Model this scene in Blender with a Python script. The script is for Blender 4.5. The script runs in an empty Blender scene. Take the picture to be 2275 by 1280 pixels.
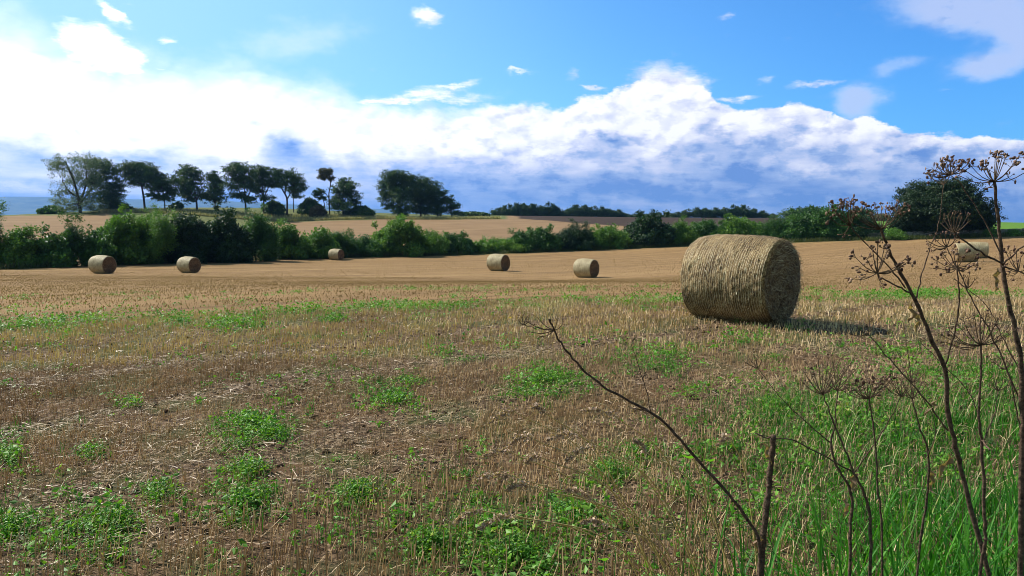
import bpy, math, random
import numpy as np
from mathutils import Vector, Matrix, Euler

SC = bpy.context.scene
COL = SC.collection
R = math.radians

# ------------------------------------------------------------------ camera
F = 1751.0                       # focal length in photo pixels (photo is 2275 px wide)
CX, CY = 1137.5, 640.0
HORIZON = 488.0                  # at the middle column; the photographer held the camera slightly askew
PITCH = math.atan((CY - HORIZON) / F)
ROLL = math.atan(30.0 / 2275.0)
CR_, SR_ = math.cos(ROLL), math.sin(ROLL)
CAMH = 1.6
cam_d = bpy.data.cameras.new('camera'); cam = bpy.data.objects.new('camera', cam_d); COL.objects.link(cam)
cam.location = (0, 0, CAMH)
cam.rotation_euler = (Euler((R(90) - PITCH, 0, 0)).to_matrix() @ Matrix.Rotation(ROLL, 3, 'Z')).to_euler()
cam_d.sensor_width = 36.0; cam_d.lens = 36.0 * F / 2275.0
cam_d.clip_start = 0.05; cam_d.clip_end = 60000.0
SC.camera = cam

def ray(px, py):
    u0 = (px - CX) / F; v0 = (CY - py) / F; u = u0 * CR_ - v0 * SR_; v = v0 * CR_ + u0 * SR_
    dx = u; dy = math.cos(PITCH) + v * math.sin(PITCH); dz = -math.sin(PITCH) + v * math.cos(PITCH)
    return dx / dy, dz / dy
def P(px, py, d):
    a, b = ray(px, py)
    return (a * d, d, CAMH + b * d)
def zpix(px, py, d): return CAMH + ray(px, py)[1] * d
def az_el(px, py):
    a, b = ray(px, py)
    return math.atan2(a, 1.0), math.atan2(b, math.hypot(a, 1.0))

# ------------------------------------------------------------------ light
SUN_AZ, SUN_EL = R(-62), R(41)
sd = bpy.data.lights.new('sun', 'SUN'); sun = bpy.data.objects.new('sun', sd); COL.objects.link(sun)
sd.energy = 5.0; sd.angle = R(0.5); sd.color = (1.0, 0.95, 0.87)
to_sun = Vector((math.sin(SUN_AZ) * math.cos(SUN_EL), math.cos(SUN_AZ) * math.cos(SUN_EL), math.sin(SUN_EL)))
sun.rotation_euler = to_sun.to_track_quat('Z', 'Y').to_euler()
SC.view_settings.view_transform = 'Standard'
SC.view_settings.look = 'None'
SC.view_settings.exposure = 0.55
SC.view_settings.gamma = 1.0
SC.cycles.pixel_filter_type = 'BLACKMAN_HARRIS'; SC.cycles.filter_width = 0.9

# ------------------------------------------------------------------ node helpers
class NT:
    def __init__(s, tree): s.t = tree
    def n(s, kind, **kw):
        nd = s.t.nodes.new(kind)
        for k, v in kw.items(): setattr(nd, k, v)
        return nd
    def put(s, sock, v):
        if hasattr(v, 'is_output') and v.is_output: s.t.links.new(v, sock)
        else: sock.default_value = v
    def m(s, op, a, b=None, c=None, clamp=False):
        nd = s.n('ShaderNodeMath', operation=op, use_clamp=clamp)
        s.put(nd.inputs[0], a)
        if b is not None: s.put(nd.inputs[1], b)
        if c is not None: s.put(nd.inputs[2], c)
        return nd.outputs[0]
    def add(s, a, b): return s.m('ADD', a, b)
    def sub(s, a, b): return s.m('SUBTRACT', a, b)
    def mul(s, a, b): return s.m('MULTIPLY', a, b)
    def vec(s, x, y, z=0.0):
        nd = s.n('ShaderNodeCombineXYZ')
        for i, v in enumerate((x, y, z)): s.put(nd.inputs[i], v)
        return nd.outputs[0]
    def noise(s, v, scale, detail=5.0, rough=0.55, dist=0.0, out=0):
        nd = s.n('ShaderNodeTexNoise')
        if v is not None: s.put(nd.inputs['Vector'], v)
        nd.inputs['Scale'].default_value = scale; nd.inputs['Detail'].default_value = detail
        nd.inputs['Roughness'].default_value = rough; nd.inputs['Distortion'].default_value = dist
        return nd.outputs[out]
    def ss(s, v, lo, hi, to0=0.0, to1=1.0):
        nd = s.n('ShaderNodeMapRange', interpolation_type='SMOOTHSTEP')
        s.put(nd.inputs['Value'], v); s.put(nd.inputs['From Min'], lo); s.put(nd.inputs['From Max'], hi)
        s.put(nd.inputs['To Min'], to0); s.put(nd.inputs['To Max'], to1)
        return nd.outputs[0]
    def mix(s, f, a, b, bt='MIX'):
        nd = s.n('ShaderNodeMix', data_type='RGBA', blend_type=bt)
        s.put(nd.inputs[0], f)
        for i, v in ((6, a), (7, b)):
            if isinstance(v, tuple) and len(v) == 3: v = v + (1.0,)
            s.put(nd.inputs[i], v)
        return nd.outputs[2]
    def curve(s, v, pts):
        nd = s.n('ShaderNodeFloatCurve'); s.put(nd.inputs['Value'], v)
        c = nd.mapping.curves[0]
        while len(c.points) < len(pts): c.points.new(0.5, 0.5)
        for p, (x, y) in zip(c.points, pts):
            p.location = (x, y); p.handle_type = 'AUTO_CLAMPED'
        nd.mapping.update()
        return nd.outputs[0]

# ------------------------------------------------------------------ sky
W = bpy.data.worlds.new('World'); SC.world = W; W.use_nodes = True
W.node_tree.nodes.clear()
w = NT(W.node_tree)
SKY_STRENGTH = 0.10
sky = w.n('ShaderNodeTexSky', sky_type='NISHITA', sun_disc=False)
sky.sun_elevation = SUN_EL; sky.sun_rotation = SUN_AZ
sky.altitude = 100; sky.air_density = 1.0; sky.dust_density = 0.6; sky.ozone_density = 3.0
tc = w.n('ShaderNodeTexCoord'); sep = w.n('ShaderNodeSeparateXYZ')
w.t.links.new(tc.outputs['Generated'], sep.inputs[0])
AZ = w.m('ARCTAN2', sep.outputs[0], sep.outputs[1]); EL = w.m('ARCSINE', sep.outputs[2])
base_v = w.vec(AZ, w.mul(EL, 1.9))
wn = w.n('ShaderNodeTexNoise'); w.put(wn.inputs['Vector'], base_v)
wn.inputs['Scale'].default_value = 11.0; wn.inputs['Detail'].default_value = 6.0; wn.inputs['Roughness'].default_value = 0.62
wsep = w.n('ShaderNodeSeparateXYZ'); w.t.links.new(wn.outputs['Color'], wsep.inputs[0])
WARP = 0.045
azw = w.add(AZ, w.mul(w.sub(wsep.outputs[0], 0.5), WARP * 1.6))
elw = w.add(EL, w.mul(w.sub(wsep.outputs[1], 0.5), WARP))
wv = w.vec(azw, elw)
# streaky warp for wisps
wn2 = w.n('ShaderNodeTexNoise'); w.put(wn2.inputs['Vector'], w.vec(w.mul(AZ, 1.0), w.mul(EL, 4.5)))
wn2.inputs['Scale'].default_value = 22.0; wn2.inputs['Detail'].default_value = 7.0; wn2.inputs['Roughness'].default_value = 0.65
wisp_n = wn2.outputs['Fac']
def blob(px, py, rx, ry, rot=0.0, vec=wv):
    c = az_el(px, py); a2 = az_el(px + rx, py); e2 = az_el(px, py - ry)
    mp = w.n('ShaderNodeMapping', vector_type='TEXTURE')
    w.put(mp.inputs['Vector'], vec)
    mp.inputs['Location'].default_value = (c[0], c[1], 0)
    mp.inputs['Rotation'].default_value = (0, 0, R(rot))
    mp.inputs['Scale'].default_value = (abs(a2[0] - c[0]), abs(e2[1] - c[1]), 1)
    ln = w.n('ShaderNodeVectorMath', operation='DOT_PRODUCT')
    w.t.links.new(mp.outputs[0], ln.inputs[0]); w.t.links.new(mp.outputs[0], ln.inputs[1])
    return w.m('EXPONENT', w.mul(ln.outputs['Value'], -1.0))
def blobs(lst, vec=wv):
    acc = None
    for (px, py, rx, ry, rot, amp) in lst:
        g = w.mul(blob(px, py, rx, ry, rot, vec), amp)
        acc = g if acc is None else w.add(acc, g)
    return acc
def az_curve(pts):
    nx = w.m('DIVIDE', w.add(azw, 0.75), 1.5, clamp=True)
    out = []
    for px, py in pts:
        a, e = az_el(px, py); out.append(((a + 0.75) / 1.5, e / 0.35))
    out = [(0.0, out[0][1])] + out + [(1.0, out[-1][1])]
    return w.mul(w.curve(nx, out), 0.35)
TOP = az_curve([(0, 100), (130, 140), (260, 172), (420, 186), (560, 196), (700, 218), (820, 238), (900, 246), (1000, 238), (1120, 230), (1250, 222),
                (1330, 204), (1400, 178), (1475, 158), (1530, 184), (1570, 214), (1650, 236), (1705, 244), (1765, 226), (1815, 230), (1860, 256),
                (1955, 262), (2010, 284), (2100, 284), (2190, 278), (2275, 290)])
SH = az_curve([(0, 296), (120, 318), (250, 342), (330, 338), (450, 352), (540, 345), (600, 312), (700, 320), (790, 352), (900, 352), (1000, 338),
               (1090, 325), (1180, 350), (1260, 338), (1340, 296), (1440, 330), (1560, 292), (1700, 306), (1850, 292), (1960, 318), (2100, 330), (2275, 326)])
billow = w.noise(base_v, 30.0, 7.0, 0.6)
fine = w.noise(base_v, 75.0, 5.0, 0.6)
def voro(v, sc, ft='SMOOTH_F1'):
    nd = w.n('ShaderNodeTexVoronoi', feature=ft, voronoi_dimensions='2D'); w.put(nd.inputs['Vector'], v); nd.inputs['Scale'].default_value = sc
    if ft != 'F1': nd.inputs['Smoothness'].default_value = .5
    return nd.outputs['Distance']
wv3 = w.vec(azw, w.mul(elw, 1.5))
off = w.n('ShaderNodeVectorMath', operation='ADD'); w.put(off.inputs[0], wv3); off.inputs[1].default_value = (-.007, .009, 0)
puff = w.sub(.62, w.add(w.mul(voro(wv3, 15.0), .62), w.mul(voro(wv3, 38.0, 'F1'), .30)))
puff2 = w.sub(.62, w.add(w.mul(voro(off.outputs[0], 15.0), .62), w.mul(voro(off.outputs[0], 38.0, 'F1'), .30)))
relief = w.sub(puff2, puff)          # puffs in front of the light shade the ones behind
edge = w.add(w.sub(TOP, elw), w.add(w.add(w.mul(w.sub(billow, 0.5), 0.020), w.mul(w.sub(fine, 0.5), 0.010)), w.mul(w.sub(puff, 0.2), 0.030)))
leftness = w.ss(AZ, -0.50, 0.14)
a_bank = w.ss(edge, w.mul(w.sub(1.0, leftness), -0.055), w.add(0.007, w.mul(w.sub(1.0, leftness), 0.035)))
# loose clouds
CUM = [(235, 108, 100, 40, -18, 1.2), (250, 28, 38, 13, -25, 1.1), (950, 28, 40, 18, -20, .75), (60, 130, 130, 40, 0, .7), (1480, 200, 70, 60, 0, 1.0)]
SOFT = [(2150, 25, 190, 48, -10, 1.2), (2190, 148, 90, 30, 6, 1.15), (2280, 85, 60, 40, -20, 1.0), (1908, 226, 58, 34, 0, 1.25), (1990, 152, 60, 18, 0, .5), (650, 90, 170, 45, 12, .5)]
WISP = [(960, 212, 130, 14, 3, 1.0), (1010, 186, 60, 7, 8, .9), (1155, 167, 30, 5, 0, .8), (1318, 194, 35, 6, 0, .85), (1258, 168, 14, 14, 0, .6),
        (1820, 188, 50, 8, 4, .8), (1610, 42, 18, 9, 0, .45), (1700, 185, 30, 7, 0, .5), (2000, 150, 60, 12, 0, .4), (690, 205, 70, 12, 0, .65),
        (365, 80, 24, 8, 0, .7), (365, 140, 26, 6, 0, .75), (500, 185, 30, 10, 0, .7), (650, 90, 160, 35, 12, .28), (1630, 214, 60, 6, 0, .8), (850, 215, 80, 7, 0, .8), (2090, 205, 25, 6, 0, .35)]
a_cum = w.ss(w.add(blobs(CUM), w.add(w.mul(w.sub(billow, 0.5), 0.9), w.mul(w.sub(wisp_n, .5), .7))), 0.14, 0.80)
a_wisp = w.ss(w.mul(blobs(WISP), w.m('POWER', w.mul(wisp_n, 1.9), 1.6)), 0.12, 1.15)
a_bank = w.mul(a_bank, w.ss(w.m('ABSOLUTE', AZ), 1.5, 1.0))
a_soft = w.mul(w.ss(w.add(blobs(SOFT), w.mul(w.sub(billow, 0.5), 0.55)), 0.10, 0.95), 0.62)
alpha = w.m('MAXIMUM', w.m('MAXIMUM', a_bank, a_soft), w.m('MAXIMUM', a_cum, a_wisp))
# behind and beside the view the same bank goes on; overhead stays open
# cloud shading: lit tops, blue-grey undersides
under = w.add(w.sub(SH, elw), w.add(w.mul(w.sub(billow, 0.5), 0.055), w.mul(w.sub(puff, 0.25), -0.035)))
sh0 = w.ss(under, -0.022, 0.026)
DARK = [(655, 325, 75, 32, -32, .9), (1640, 385, 95, 38, -12, 1.0), (1380, 420, 170, 26, -3, .75), (1000, 410, 170, 30, -6, .55), (330, 350, 90, 16, 0, .45), (60, 335, 60, 22, -8, .35),
        (185, 294, 24, 9, -15, .6), (2020, 335, 80, 32, -10, .55), (1350, 310, 45, 20, 0, .5), (560, 268, 18, 7, 0, .4), (310, 300, 50, 12, -25, .4), (1810, 430, 80, 24, 0, .45), (100, 445, 160, 9, 0, .7),
        (1095, 280, 26, 14, -20, .4), (1580, 270, 30, 20, 0, .3), (420, 455, 330, 14, 0, .8), (1200, 450, 260, 12, 0, .3), (2100, 430, 140, 60, 0, .25)]
LITE = [(1800, 378, 60, 20, 0, .6), (1340, 372, 30, 13, -20, .35), (760, 350, 24, 32, -50, .6), (1480, 350, 30, 18, -30, .45), (1480, 458, 260, 7, 0, .45), (60, 412, 90, 8, -5, .7), (1900, 360, 40, 26, 0, .3), (1950, 268, 60, 18, 0, .7),
        (2200, 310, 50, 22, 0, .2), (1130, 448, 40, 7, 0, .4), (140, 385, 90, 6, 6, .3), (250, 395, 100, 8, 0, .25), (520, 330, 60, 26, -20, .5), (960, 320, 50, 18, 0, .4), (1640, 440, 70, 14, 0, .2), (840, 430, 60, 16, 0, .25)]
dk = blobs(DARK); lt = blobs(LITE)
streak = w.noise(w.vec(AZ, w.mul(EL, 6.0)), 9.0, 6.0, 0.6)
shade = w.add(w.mul(sh0, w.add(0.42, w.mul(w.sub(streak, 0.5), 0.85))), w.mul(dk, w.add(0.40, w.mul(billow, 0.3))))
shade = w.sub(shade, w.mul(lt, 0.42))
shade = w.add(shade, w.mul(w.ss(billow, .46, .62), w.ss(AZ, -.45, .15, .05, .20)))
shade = w.add(shade, w.mul(w.mul(relief, w.ss(EL, .045, .13, .25, 1.0)), w.ss(AZ, -.5, .25, .5, 1.25)))
shade = w.add(shade, w.mul(w.mul(a_bank, w.ss(EL, .085, .02)), w.mul(.26, w.add(.3, streak))))
shade = w.add(shade, w.mul(w.ss(AZ, 0.12, 0.50), w.mul(0.13, w.add(0.4, billow))))        # thinner sunlight far from the sun
shade = w.m('MAXIMUM', shade, w.mul(a_soft, w.mul(w.sub(1.0, a_bank), 0.62)))
shade = w.m('MAXIMUM', w.m('MINIMUM', shade, 1.0), 0.0)
cr = w.n('ShaderNodeValToRGB'); w.put(cr.inputs[0], shade)
el_ = cr.color_ramp.elements
el_[0].position = 0.0; el_[0].color = (.84, .85, .87, 1)
el_[1].position = 1.0; el_[1].color = (0.12, 0.24, 0.55, 1)
for p_, c_ in ((0.14, (0.73, 0.75, .83, 1)), (0.40, (0.52, 0.57, 0.75, 1)), (0.70, (0.28, 0.39, 0.65, 1))):
    e_ = el_.new(p_); e_.color = c_
cloud = w.n('ShaderNodeVectorMath', operation='SCALE'); w.t.links.new(cr.outputs[0], cloud.inputs[0]); w.put(cloud.inputs['Scale'], w.mul(w.ss(AZ, -.55, .22, 1.35, .96), .95 / SKY_STRENGTH))   # brighter towards the sun
tint = w.mix(w.ss(EL, 0.26, 0.70), (0.54, 1.00, 1.34, 1.0), (0.34, 0.38, 0.36, 1.0))
tint = w.mix(w.ss(w.m('ABSOLUTE', AZ), 1.0, 1.7), tint, (0.34, 0.38, 0.38, 1.0))
skyc = w.mix(1.0, sky.outputs[0], tint, 'MULTIPLY')
skyc = w.mix(w.ss(AZ, -.05, .55), skyc, w.mix(1.0, skyc, (.58, .80, .98, 1), 'MULTIPLY'))
skyc = w.mix(w.ss(AZ, 0.15, -0.60, 0.0, 0.8), skyc, (3.5, 5.9, 6.8))
final = w.mix(alpha, skyc, cloud.outputs[0])
bg = w.n('ShaderNodeBackground'); bg.inputs[1].default_value = SKY_STRENGTH
w.put(bg.inputs[0], final)
wo = w.n('ShaderNodeOutputWorld'); w.t.links.new(bg.outputs[0], wo.inputs[0])

# ------------------------------------------------------------------ mesh + object helpers
def rng_(seed): return np.random.default_rng(seed)

def mesh_np(name, verts, faces, mat=None, smooth=False):
    """verts (N,3); faces list of int arrays, each (M,k)."""
    me = bpy.data.meshes.new(name)
    verts = np.ascontiguousarray(verts, dtype=np.float32)
    if not isinstance(faces, (list, tuple)): faces = [faces]
    faces = [f for f in faces if len(f)]
    me.vertices.add(len(verts)); me.vertices.foreach_set('co', verts.ravel())
    tot = sum(f.size for f in faces); npoly = sum(len(f) for f in faces)
    me.loops.add(tot); me.polygons.add(npoly)
    me.loops.foreach_set('vertex_index', np.concatenate([f.ravel() for f in faces]).astype(np.int32))
    cnt = np.concatenate([np.full(len(f), f.shape[1], dtype=np.int32) for f in faces])
    me.polygons.foreach_set('loop_start', (np.cumsum(cnt) - cnt).astype(np.int32))
    me.polygons.foreach_set('use_smooth', np.full(npoly, bool(smooth)))
    me.update(calc_edges=True)
    me.validate()
    if mat: me.materials.append(mat)
    return me

def link(name, me, parent=None, loc=(0, 0, 0), **props):
    o = bpy.data.objects.new(name, me); COL.objects.link(o); o.location = loc
    if parent: o.parent = parent
    for k, v in props.items(): o[k] = v
    return o

class Acc:
    """collects vertices and faces of one mesh"""
    def __init__(s): s.v = []; s.f = {}; s.n = 0
    def add(s, v, f):
        v = np.asarray(v, float).reshape(-1, 3); f = np.asarray(f, int)
        s.v.append(v); s.f.setdefault(f.shape[1], []).append(f + s.n); s.n += len(v)
    def tube(s, pts, radii, k=6, cap=True):
        pts = np.asarray(pts, float); n = len(pts)
        radii = np.broadcast_to(np.asarray(radii, float), (n,))
        tan = np.gradient(pts, axis=0); tan /= (np.linalg.norm(tan, axis=1)[:, None] + 1e-12)
        ref = np.array([0.31, 0.87, 0.38]) if abs(tan[0][2]) > .5 else np.array([0.05, 0.1, 1.0])
        a = np.cross(tan, ref); a /= (np.linalg.norm(a, axis=1)[:, None] + 1e-12)
        b = np.cross(tan, a)
        th = np.arange(k) / k * 2 * np.pi
        ring = pts[:, None, :] + radii[:, None, None] * (np.cos(th)[None, :, None] * a[:, None, :] + np.sin(th)[None, :, None] * b[:, None, :])
        i = np.arange(n - 1)[:, None] * k; j = np.arange(k)[None, :]; j2 = (j + 1) % k
        f = np.stack([i + j, i + j2, i + k + j2, i + k + j], -1).reshape(-1, 4)
        s.add(ring.reshape(-1, 3), f)
        if cap and k > 2:
            s.f.setdefault(k, []).append(np.array([[s.n - n * k + q for q in range(k)][::-1], [s.n - k + q for q in range(k)]]))
    def ball(s, c, r, squash=(1, 1, 1)):
        c = np.asarray(c, float); t = (1 + 5 ** .5) / 2
        v = np.array([(-1, t, 0), (1, t, 0), (-1, -t, 0), (1, -t, 0), (0, -1, t), (0, 1, t), (0, -1, -t), (0, 1, -t), (t, 0, -1), (t, 0, 1), (-t, 0, -1), (-t, 0, 1)]) / math.hypot(1, t)
        f = [(0, 11, 5), (0, 5, 1), (0, 1, 7), (0, 7, 10), (0, 10, 11), (1, 5, 9), (5, 11, 4), (11, 10, 2), (10, 7, 6), (7, 1, 8), (3, 9, 4), (3, 4, 2), (3, 2, 6), (3, 6, 8), (3, 8, 9), (4, 9, 5), (2, 4, 11), (6, 2, 10), (8, 6, 7), (9, 8, 1)]
        s.add(c + v * r * np.asarray(squash), f)
    def build(s, name, mat, smooth=True):
        return mesh_np(name, np.concatenate(s.v), [np.concatenate(f) for f in s.f.values()], mat, smooth)

def join_mesh(name, A, ma, B, mb):
    """one mesh of two materials: rays or stalk, and the seeds on them"""
    v = np.concatenate(A.v + B.v); fa = [np.concatenate(f) for f in A.f.values()]; fb = [np.concatenate(f) + A.n for f in B.f.values()]
    me = mesh_np(name, v, fa + fb, ma, True); me.materials.append(mb); na_ = sum(len(f) for f in fa)
    me.polygons.foreach_set('material_index', np.r_[np.zeros(na_, int), np.ones(len(me.polygons) - na_, int)].astype(np.int32)); return me
def unit(a): return a / (np.linalg.norm(a, axis=-1, keepdims=True) + 1e-12)
def smooth_path(pts, m=6):
    """Catmull-Rom through the points"""
    p = np.asarray(pts, float)
    if len(p) < 3: return np.linspace(p[0], p[-1], m + 1)
    q = np.vstack([2 * p[0] - p[1], p, 2 * p[-1] - p[-2]]); out = []
    for i in range(1, len(q) - 2):
        for t in np.linspace(0, 1, m, endpoint=False):
            out.append(.5 * ((2 * q[i]) + (q[i + 1] - q[i - 1]) * t + (2 * q[i - 1] - 5 * q[i] + 4 * q[i + 1] - q[i + 2]) * t * t + (3 * q[i] - q[i - 1] - 3 * q[i + 1] + q[i + 2]) * t ** 3))
    out.append(p[-1]); return np.array(out)

def leaf_quads(c, ln, wd, rg, up=0.5, fold=0.0):
    """kite-shaped leaves at points c, each of its own direction"""
    n = len(c)
    nrm = unit(rg.normal(size=(n, 3)) + np.array([0, 0, up]) * 2)
    d = unit(np.cross(nrm, rg.normal(size=(n, 3)))); s = np.cross(nrm, d)
    ln = np.asarray(ln).reshape(-1, 1) * np.ones((n, 1)); wd = np.asarray(wd).reshape(-1, 1) * np.ones((n, 1))
    v = np.stack([c - d * ln * .5, c + s * wd * .5 + d * ln * .05, c + d * ln * .5 + nrm * ln * fold, c - s * wd * .5 + d * ln * .05], 1)
    return v.reshape(-1, 3), np.arange(n * 4).reshape(-1, 4)

def vnoise(x, y, scale, seed=0):
    """smooth lattice noise in 0..1"""
    x = np.asarray(x) / scale; y = np.asarray(y) / scale
    xi = np.floor(x).astype(int); yi = np.floor(y).astype(int); fx = x - xi; fy = y - yi
    fx = fx * fx * (3 - 2 * fx); fy = fy * fy * (3 - 2 * fy)
    tab = rng_(seed + 991).random((256, 256))
    g = lambda a, b: tab[a & 255, b & 255]
    return (g(xi, yi) * (1 - fx) + g(xi + 1, yi) * fx) * (1 - fy) + (g(xi, yi + 1) * (1 - fx) + g(xi + 1, yi + 1) * fx) * fy

# ------------------------------------------------------------------ materials
def mat_new(name):
    m = bpy.data.materials.new(name); m.use_nodes = True
    m.node_tree.nodes.clear(); return m, NT(m.node_tree)
def finish(m, t, color, rough=0.8, spec=0.3, bump=None, bump_d=0.01, bump_s=0.5, trans=0.0, trans_col=None):
    b = t.n('ShaderNodeBsdfPrincipled'); t.put(b.inputs['Base Color'], color if not isinstance(color, tuple) else color + (1.0,) * (4 - len(color)))
    t.put(b.inputs['Roughness'], rough); b.inputs['Specular IOR Level'].default_value = spec
    if bump is not None:
        bp = t.n('ShaderNodeBump'); t.put(bp.inputs['Height'], bump); bp.inputs['Distance'].default_value = bump_d; bp.inputs['Strength'].default_value = bump_s
        t.t.links.new(bp.outputs[0], b.inputs['Normal'])
    out = t.n('ShaderNodeOutputMaterial')
    if trans > 0:
        tr = t.n('ShaderNodeBsdfTranslucent'); t.put(tr.inputs[0], trans_col if trans_col is not None else (color + (1.0,) if isinstance(color, tuple) else color))
        mx = t.n('ShaderNodeMixShader'); mx.inputs[0].default_value = trans
        t.t.links.new(b.outputs[0], mx.inputs[1]); t.t.links.new(tr.outputs[0], mx.inputs[2]); t.t.links.new(mx.outputs[0], out.inputs[0])
    else: t.t.links.new(b.outputs[0], out.inputs[0])
    return m
def ramp(t, fac, stops):
    nd = t.n('ShaderNodeValToRGB'); t.put(nd.inputs[0], fac); e = nd.color_ramp.elements
    e[0].position, e[0].color = stops[0][0], tuple(stops[0][1]) + (1,)
    e[1].position, e[1].color = stops[-1][0], tuple(stops[-1][1]) + (1,)
    for p_, c_ in stops[1:-1]:
        q = e.new(p_); q.color = tuple(c_) + (1,)
    return nd.outputs[0]
def leaf_mat(name, stops, rough=0.5, spec=0.5, trans=0.25, patch=None):
    m, t = mat_new(name); g = t.n('ShaderNodeNewGeometry')
    fac = g.outputs['Random Per Island']
    if patch:
        tcn = t.n('ShaderNodeTexCoord'); nz = t.noise(tcn.outputs['Object'], patch, 3.0, .6)
        fac = t.m('ADD', t.mul(fac, 0.55), t.mul(t.ss(nz, .3, .7), 0.45))
    c = ramp(t, fac, stops)
    tc_ = t.mix(1.0, c, (1.3, 1.5, 0.5), 'MULTIPLY')
    return finish(m, t, c, rough, spec, trans=trans, trans_col=tc_)

M = {}
M['straw'] = leaf_mat('straw_stalks', [(0, (.18, .105, .05)), (.35, (.43, .275, .14)), (.75, (.62, .435, .24)), (1, (.88, .69, .44))], .55, .4, .12, patch=0.6)
M['straw_far'] = leaf_mat('straw_stalks_far', [(0, (.21, .125, .055)), (.5, (.295, .185, .083)), (1, (.42, .28, .135))], .6, .3, .10, patch=0.12)
M['litter'] = leaf_mat('loose_straw', [(0, (.14, .08, .042)), (.4, (.32, .205, .11)), (.8, (.50, .355, .205)), (1, (.68, .53, .34))], .5, .45, .05, patch=1.1)
M['weed'] = leaf_mat('weed_leaf', [(0, (.06, .14, .018)), (.5, (.11, .28, .03)), (.85, (.20, .33, .04)), (1, (.38, .38, .06))], .5, .25, .30, patch=1.3)
M['lush'] = leaf_mat('lush_leaf', [(0, (.035, .11, .012)), (.5, (.08, .22, .022)), (.85, (.17, .32, .03)), (1, (.34, .40, .05))], .5, .3, .35)
M['grass'] = leaf_mat('grass_blade', [(0, (.014, .065, .008)), (.5, (.034, .155, .013)), (.85, (.085, .26, .022)), (1, (.30, .30, .10))], .55, .2, .30, patch=1.0)
M['dry_grass'] = leaf_mat('dry_grass', [(0, (.22, .19, .08)), (1, (.48, .40, .22))], .6, .3, .2)
M['rough_grass'] = leaf_mat('rough_grass', [(0, (.035, .055, .015)), (.6, (.08, .10, .03)), (1, (.20, .19, .08))], .6, .2, .2, patch=.3)
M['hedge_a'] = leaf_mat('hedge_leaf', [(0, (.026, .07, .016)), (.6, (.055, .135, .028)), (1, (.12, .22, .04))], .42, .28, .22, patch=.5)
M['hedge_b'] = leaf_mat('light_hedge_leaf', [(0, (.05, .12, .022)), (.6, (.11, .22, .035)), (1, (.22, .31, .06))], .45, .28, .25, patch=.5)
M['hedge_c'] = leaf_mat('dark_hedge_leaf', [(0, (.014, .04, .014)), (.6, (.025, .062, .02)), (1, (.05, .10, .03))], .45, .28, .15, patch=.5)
M['willow'] = leaf_mat('willow_leaf', [(0, (.06, .10, .05)), (.6, (.13, .18, .095)), (1, (.22, .27, .15))], .5, .4, .25)
M['beech'] = leaf_mat('tree_leaf', [(0, (.02, .052, .014)), (.6, (.048, .105, .022)), (1, (.13, .19, .035))], .5, .35, .15, patch=.25)
M['sycamore'] = leaf_mat('dark_round_tree_leaf', [(0, (.010, .024, .010)), (.6, (.022, .050, .016)), (1, (.07, .11, .03))], .5, .3, .10, patch=.6)
M['pine'] = leaf_mat('pine_needle', [(0, (.04, .05, .015)), (.6, (.10, .10, .03)), (1, (.20, .16, .05))], .6, .3, .15)
M['fargreen'] = leaf_mat('woodland_leaf', [(0, (.025, .055, .022)), (.6, (.05, .10, .035)), (1, (.10, .16, .05))], .5, .4, .18, patch=.25)
M['brown_leaf'] = leaf_mat('brown_leaf', [(0, (.07, .06, .03)), (1, (.18, .15, .07))], .6, .3, .15)
def bark_mat(name, a, b, sc=18.0):
    m, t = mat_new(name); tcn = t.n('ShaderNodeTexCoord'); nz = t.noise(tcn.outputs['Object'], sc, 5, .65)
    return finish(m, t, ramp(t, nz, [(.3, a), (.7, b)]), .85, .2, bump=nz, bump_d=.02, bump_s=.6)
M['bark'] = bark_mat('bark', (.035, .028, .022), (.10, .085, .068), 6)
M['stem'] = bark_mat('dead_hogweed_stem', (.022, .013, .009), (.19, .12, .078), 110)
M['stem_green'] = bark_mat('thin_hogweed_stem', (.05, .035, .02), (.14, .09, .055), 80)
M['seed'] = leaf_mat('hogweed_seed', [(0, (.06, .026, .018)), (.6, (.15, .075, .045)), (1, (.36, .23, .15))], .6, .3, .12)
M['panicle'] = leaf_mat('grass_seed', [(0, (.24, .15, .11)), (.6, (.44, .30, .22)), (1, (.66, .48, .36))], .6, .2, .22)
M['dead_leaf'] = leaf_mat('withered_leaf', [(0, (.10, .055, .03)), (1, (.34, .22, .15))], .7, .2, .35)
M['straw_stem'] = leaf_mat('straw_coloured_stem', [(0, (.40, .30, .10)), (1, (.60, .46, .20))], .5, .4, .2)
M['broadleaf'] = leaf_mat('broad_leaf', [(0, (.08, .22, .02)), (1, (.16, .38, .03))], .4, .5, .45)

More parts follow.
